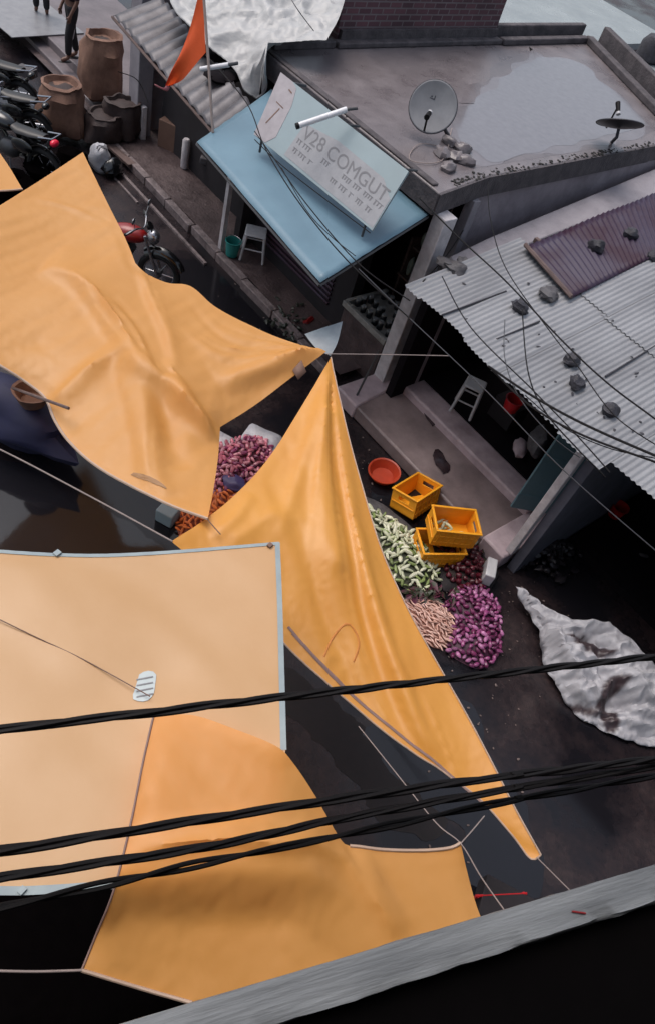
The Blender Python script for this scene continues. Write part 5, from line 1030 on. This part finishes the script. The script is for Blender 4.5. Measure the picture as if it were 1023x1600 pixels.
# tie ropes
def rope(label, pts, r=.006, m='rope', n=8):
    return single('tie_rope', MB().tube(spline([P(*p) for p in pts], n), r, 6), M[m], label, 'rope')
rope('long pale rope running from the left edge to the corner of the narrow orange tarp', [(-120, 650, 2.35), (0, 702, 2.25), (140, 775, 2.2), (270, 846, 2.26)], .007)
rope('thin brown rope lying across the pale taped tarp', [(-110, 915, 2.87), (0, 968, 2.83), (60, 997, 2.80), (130, 1030, 2.78), (235, 1088, 2.80)], .0035, 'brownpatch')
rope('thin rope from the meeting tarp tips toward the dark shop', [(509, 553, 2.38), (600, 554, 2.36), (700, 556, 2.34)], .005)
rope('thin rope from the bottom point of the narrow orange tarp to the ledge', [(838, 1340, 1.79), (860, 1362, 2.0), (900, 1402, 2.4)], .0045)
rope('thin rope crossing the wet street to the right corner of the lowest tarp', [(560, 1135, 1.9), (620, 1210, 2.2), (680, 1285, 2.45), (719, 1318, 2.57), (752, 1372, 2.9), (800, 1440, 3.3)], .0038)
rope('short loose rope end above the right corner of the lowest tarp', [(719, 1318, 2.57), (735, 1300, 2.5), (756, 1275, 2.4)], .004)
rope('pale rope from the left point of the lowest tarp to the left picture edge', [(128, 1516, 2.49), (60, 1518, 2.52), (0, 1517, 2.56), (-90, 1514, 2.6)], .006)
rope('frayed cord at the lower tip of the biggest orange tarp', [(325, 811, 2.31), (330, 818, 2.3), (345, 835, 2.27)], .005, 'brownpatch', 4)

# thick twisted cables close to the camera
def cable(label, a, b, z, mids=(), strands=3, rs_=.0085, rad=.0095, seed=0, ext=(-.9, 1.9)):
    pts = [P(*a, z[0])] + [P(x, y, zz) for x, y, zz in mids] + [P(*b, z[1])]
    e0 = pts[0] + (pts[0] - pts[1]).normalized() * 2.2; e1 = pts[-1] + (pts[-1] - pts[-2]).normalized() * 5
    path = resample(spline([e0] + pts + [e1], 24), .022); mb = MB(); ph = seed
    for s_ in range(strands):
        q = []
        for i, p in enumerate(path):
            t = (path[min(i + 1, len(path) - 1)] - path[max(0, i - 1)]).normalized(); u = t.cross(UP).normalized(); w = u.cross(t); a_ = 2 * math.pi * s_ / strands + i * .24 + 4.5 * noise.noise(Vector((i * .012, seed * 3.7, 0))); rr = rad * (1 + .45 * noise.noise(Vector((i * .06, s_ * 5.1, seed))))
            q.append(p + (u * math.cos(a_) + w * math.sin(a_)) * rr)
        mb.tube(q, rs_, 7)
    return single('power_cable', mb, M['wire'], label, 'cable', 'twisted power cables in front of the street')
cable('uppermost thick twisted black cable crossing over the crumpled white sheet', (0, 1141), (1023, 1026), (5.05, 4.95), [(500, 1083, 4.99)], 3, .0066, .0072, 1)
cable('second thick twisted black cable from the top, crossing the point of the narrow tarp', (0, 1330), (1023, 1186), (5.15, 5.0), [(500, 1253, 5.05), (800, 1212, 5.02)], 3, .0064, .0070, 2)
cable('third twisted black cable from the top, close under the second at its right end', (0, 1372), (1023, 1198), (5.17, 4.97), [(330, 1322, 5.10), (520, 1282, 5.03), (800, 1232, 5.0)], 3, .0058, .0062, 3)
cable('lowest black cable, slanting from the grey taped hem up to the right', (110, 1394), (1023, 1212), (5.05, 4.9), [(330, 1346, 5.00), (520, 1308, 4.96), (800, 1250, 4.92)], 2, .0062, .0062, 4)
# thin wires over the shops
def wire(label, pts, r=.008, m='wire'): return single('overhead_wire', MB().tube(spline([P(*p) for p in pts], 10), r * .8, 6), M[m], label, 'wire')
wire('thin black wire from the flag pole down across the left of the blue awning', [(322, 86, 3.0), (385, 160, 3.05), (415, 232, 3.05), (470, 320, 3.0), (545, 410, 2.9), (640, 498, 2.8)], .009)
wire('thin black wire across the blue awning beside the sign board corner', [(398, 205, 2.95), (430, 250, 2.95), (480, 320, 2.92), (560, 412, 2.86), (640, 470, 2.8)], .008)
wire('faint wavy wire lying near the middle of the blue awning', [(440, 262, 2.9), (480, 330, 2.8), (520, 372, 2.78), (555, 400, 2.78)], .006)
wire('black wire along the lower edge of the lettered sign board', [(398, 218, 2.92), (440, 258, 2.9), (500, 305, 2.88), (578, 364, 2.86)], .007)
wire('long grey wire falling across the dark shop mouth to the right picture edge', [(560, 420, 2.9), (640, 498, 2.8), (760, 612, 2.75), (880, 735, 2.7), (1023, 860, 2.65), (1100, 925, 2.6)], .0065, 'wirehi')
wire('black wire from the roof corner over all stones to the right picture edge', [(655, 310, 3.1), (720, 375, 3.12), (790, 440, 3.14), (880, 535, 3.16), (950, 600, 3.2), (1023, 655, 3.25), (1120, 730, 3.3)], .010)
wire('thin black wire looping down the grey wall onto the left of the tin roof', [(762, 285, 3.15), (765, 340, 3.1), (790, 420, 3.0), (860, 520, 2.95), (900, 570, 2.95), (960, 650, 3.0), (1040, 705, 3.1)], .007)
wire('black wire curving along the eave from the left roof corner', [(690, 432, 2.7), (735, 512, 2.72), (830, 608, 2.8), (900, 680, 2.85), (952, 738, 2.85)], .008)
wire('black wire dropping from the first roof stone to the whitewashed post', [(815, 485, 2.75), (824, 580, 2.8), (850, 642, 2.8), (900, 700, 2.75), (945, 745, 2.7)], .009)
wire('thin grey wire dropping beside the first roof stone', [(788, 500, 2.75), (788, 560, 2.78), (810, 620, 2.8), (860, 680, 2.8), (905, 715, 2.75)], .006, 'wirehi')
wire('thick black wire sagging over the tin roof eave, upper of the pair', [(762, 572, 2.85), (830, 618, 3.0), (910, 662, 3.15), (1023, 712, 3.35), (1130, 755, 3.5)], .014)
wire('thick black wire sagging over the tin roof eave, lower of the pair', [(768, 578, 2.82), (825, 632, 2.95), (905, 678, 3.1), (1023, 722, 3.3), (1130, 760, 3.45)], .012)
wire('thin black wire crossing the other eave wires near the right picture edge', [(820, 618, 2.9), (880, 668, 3.0), (950, 700, 3.1), (1023, 716, 3.2), (1100, 730, 3.3)], .006)
wire('black wire hanging against the grey side wall corner', [(745, 275, 3.1), (738, 330, 2.6), (700, 395, 2.3), (660, 440, 2.3)], .010)
wire('thin wire over the white roof tarpaulin down to the parapet', [(440, -30, 3.9), (462, 10, 3.9), (490, 48, 3.6)], .007, 'wirehi')
wire('wire hanging along the front of the old shop beside the pale pillar', [(185, 112, 2.2), (215, 125, 2.0), (232, 160, 1.8)], .008)

# ================================================================ the building the photograph is taken from
zl = 4.4
La, Lb = P(500, 1506, zl), P(1023, 1350, zl); dl = (Lb - La); dl.z = 0; dl.normalize(); nl = Vector((dl.y, -dl.x, 0))
if nl.dot(Vector((0, 0, 0)) - Vector((La.x, La.y, 0))) < 0: nl = -nl
ang = math.atan2(dl.y, dl.x); O = Vector((La.x, La.y, 0))
def LB(t, n, z): return O + dl * t + nl * n + Vector((0, 0, z))
wcap = (P(760, 1495, zl) - O).dot(nl)
hb = thing('viewpoint_building', 'grey concrete ledge with black recess at the lower right, closest to the viewer', 'building', LB(0, 0, 0), rz=ang)
def slab(mb, t0, t1, n0, n1, z0, z1): return mb.box(LB((t0 + t1) / 2, (n0 + n1) / 2, (z0 + z1) / 2), (t1 - t0, n1 - n0, z1 - z0), ang)
# rough cast edge beam with worn rims
mb = MB(); nt_, nn_ = 150, 8; prof = [(0, -.22), (0, -.02), (.006, -.004), (.02, 0), (.5, .0), (.93, -.002), (.985, -.008), (1.0, -.02), (1.0, -.14)]
for i in range(nt_ + 1):
    t_ = -3 + 7.0 * i / nt_
    for k, (a_, z_) in enumerate(prof):
        j = noise.noise(Vector((t_ * 5, k * .9, 0))) * .005 + noise.noise(Vector((t_ * 22, k * 2.1, 4))) * .003
        n_ = a_ * wcap + (j * 1.6 if a_ in (0, 1.0) or a_ > .9 else j * .3); mb.v.append(LB(t_, n_, zl + z_ + (j if 0 < k < 8 else 0)))
m_ = len(prof); mb.f = [(i * m_ + k, (i + 1) * m_ + k, (i + 1) * m_ + k + 1, i * m_ + k + 1) for i in range(nt_) for k in range(m_ - 1)]
mb.build('edge_beam', M['ledge'], hb)
slab(MB(), -3, 4, wcap * .3, .62, zl - .30, zl - .10).build('gutter_slab', M['shade_black'], hb)  # recess slab coloured near-black in place of its shade
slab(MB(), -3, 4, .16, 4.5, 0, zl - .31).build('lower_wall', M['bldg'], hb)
slab(MB(), -3, 4, .62, 4.5, zl - .12, 9.6).build('upper_wall', M['shade_black'], hb)
slab(MB(), -3, 4, .02, 4.5, 9.6, 9.75).build('shade_slab', M['bldg'], hb)  # unseen overhang added to keep sky light off the ledge
single('red_chip', MB().tube([P(893, 1424, zl + .006), P(914, 1427, zl + .006)], .0035, 6), M['redpaint'], 'tiny red scrap stuck on the grey ledge', 'scrap')

# ================================================================ light
w = bpy.data.worlds.new('World'); S.world = w; w.use_nodes = True; N = w.node_tree.nodes; L = w.node_tree.links
EL, ROT = R(66), R(-112)
sky = N.new('ShaderNodeTexSky'); sky.sky_type = 'NISHITA'; sky.sun_disc = False; sky.sun_elevation = EL; sky.sun_rotation = ROT; sky.dust_density = 4; sky.air_density = 1.2
hs = N.new('ShaderNodeHueSaturation'); hs.inputs['Saturation'].default_value = .65; L.new(sky.outputs[0], hs.inputs['Color']); L.new(hs.outputs[0], N['Background'].inputs[0]); N['Background'].inputs[1].default_value = .125
sun = bpy.data.lights.new('sun', 'SUN'); sun.energy = 1.1; sun.angle = R(38); sun.color = (1, .93, .90); so = bpy.data.objects.new('sun', sun); COL.objects.link(so)
sd = Vector((math.sin(ROT) * math.cos(EL), math.cos(ROT) * math.cos(EL), math.sin(EL))); so.rotation_euler = sd.to_track_quat('Z', 'Y').to_euler()
S.view_settings.view_transform = 'Standard'; S.view_settings.look = 'None'; S.view_settings.exposure = 0.43; S.view_settings.gamma = 1
S.cycles.use_denoising = True; S.cycles.max_bounces = 8
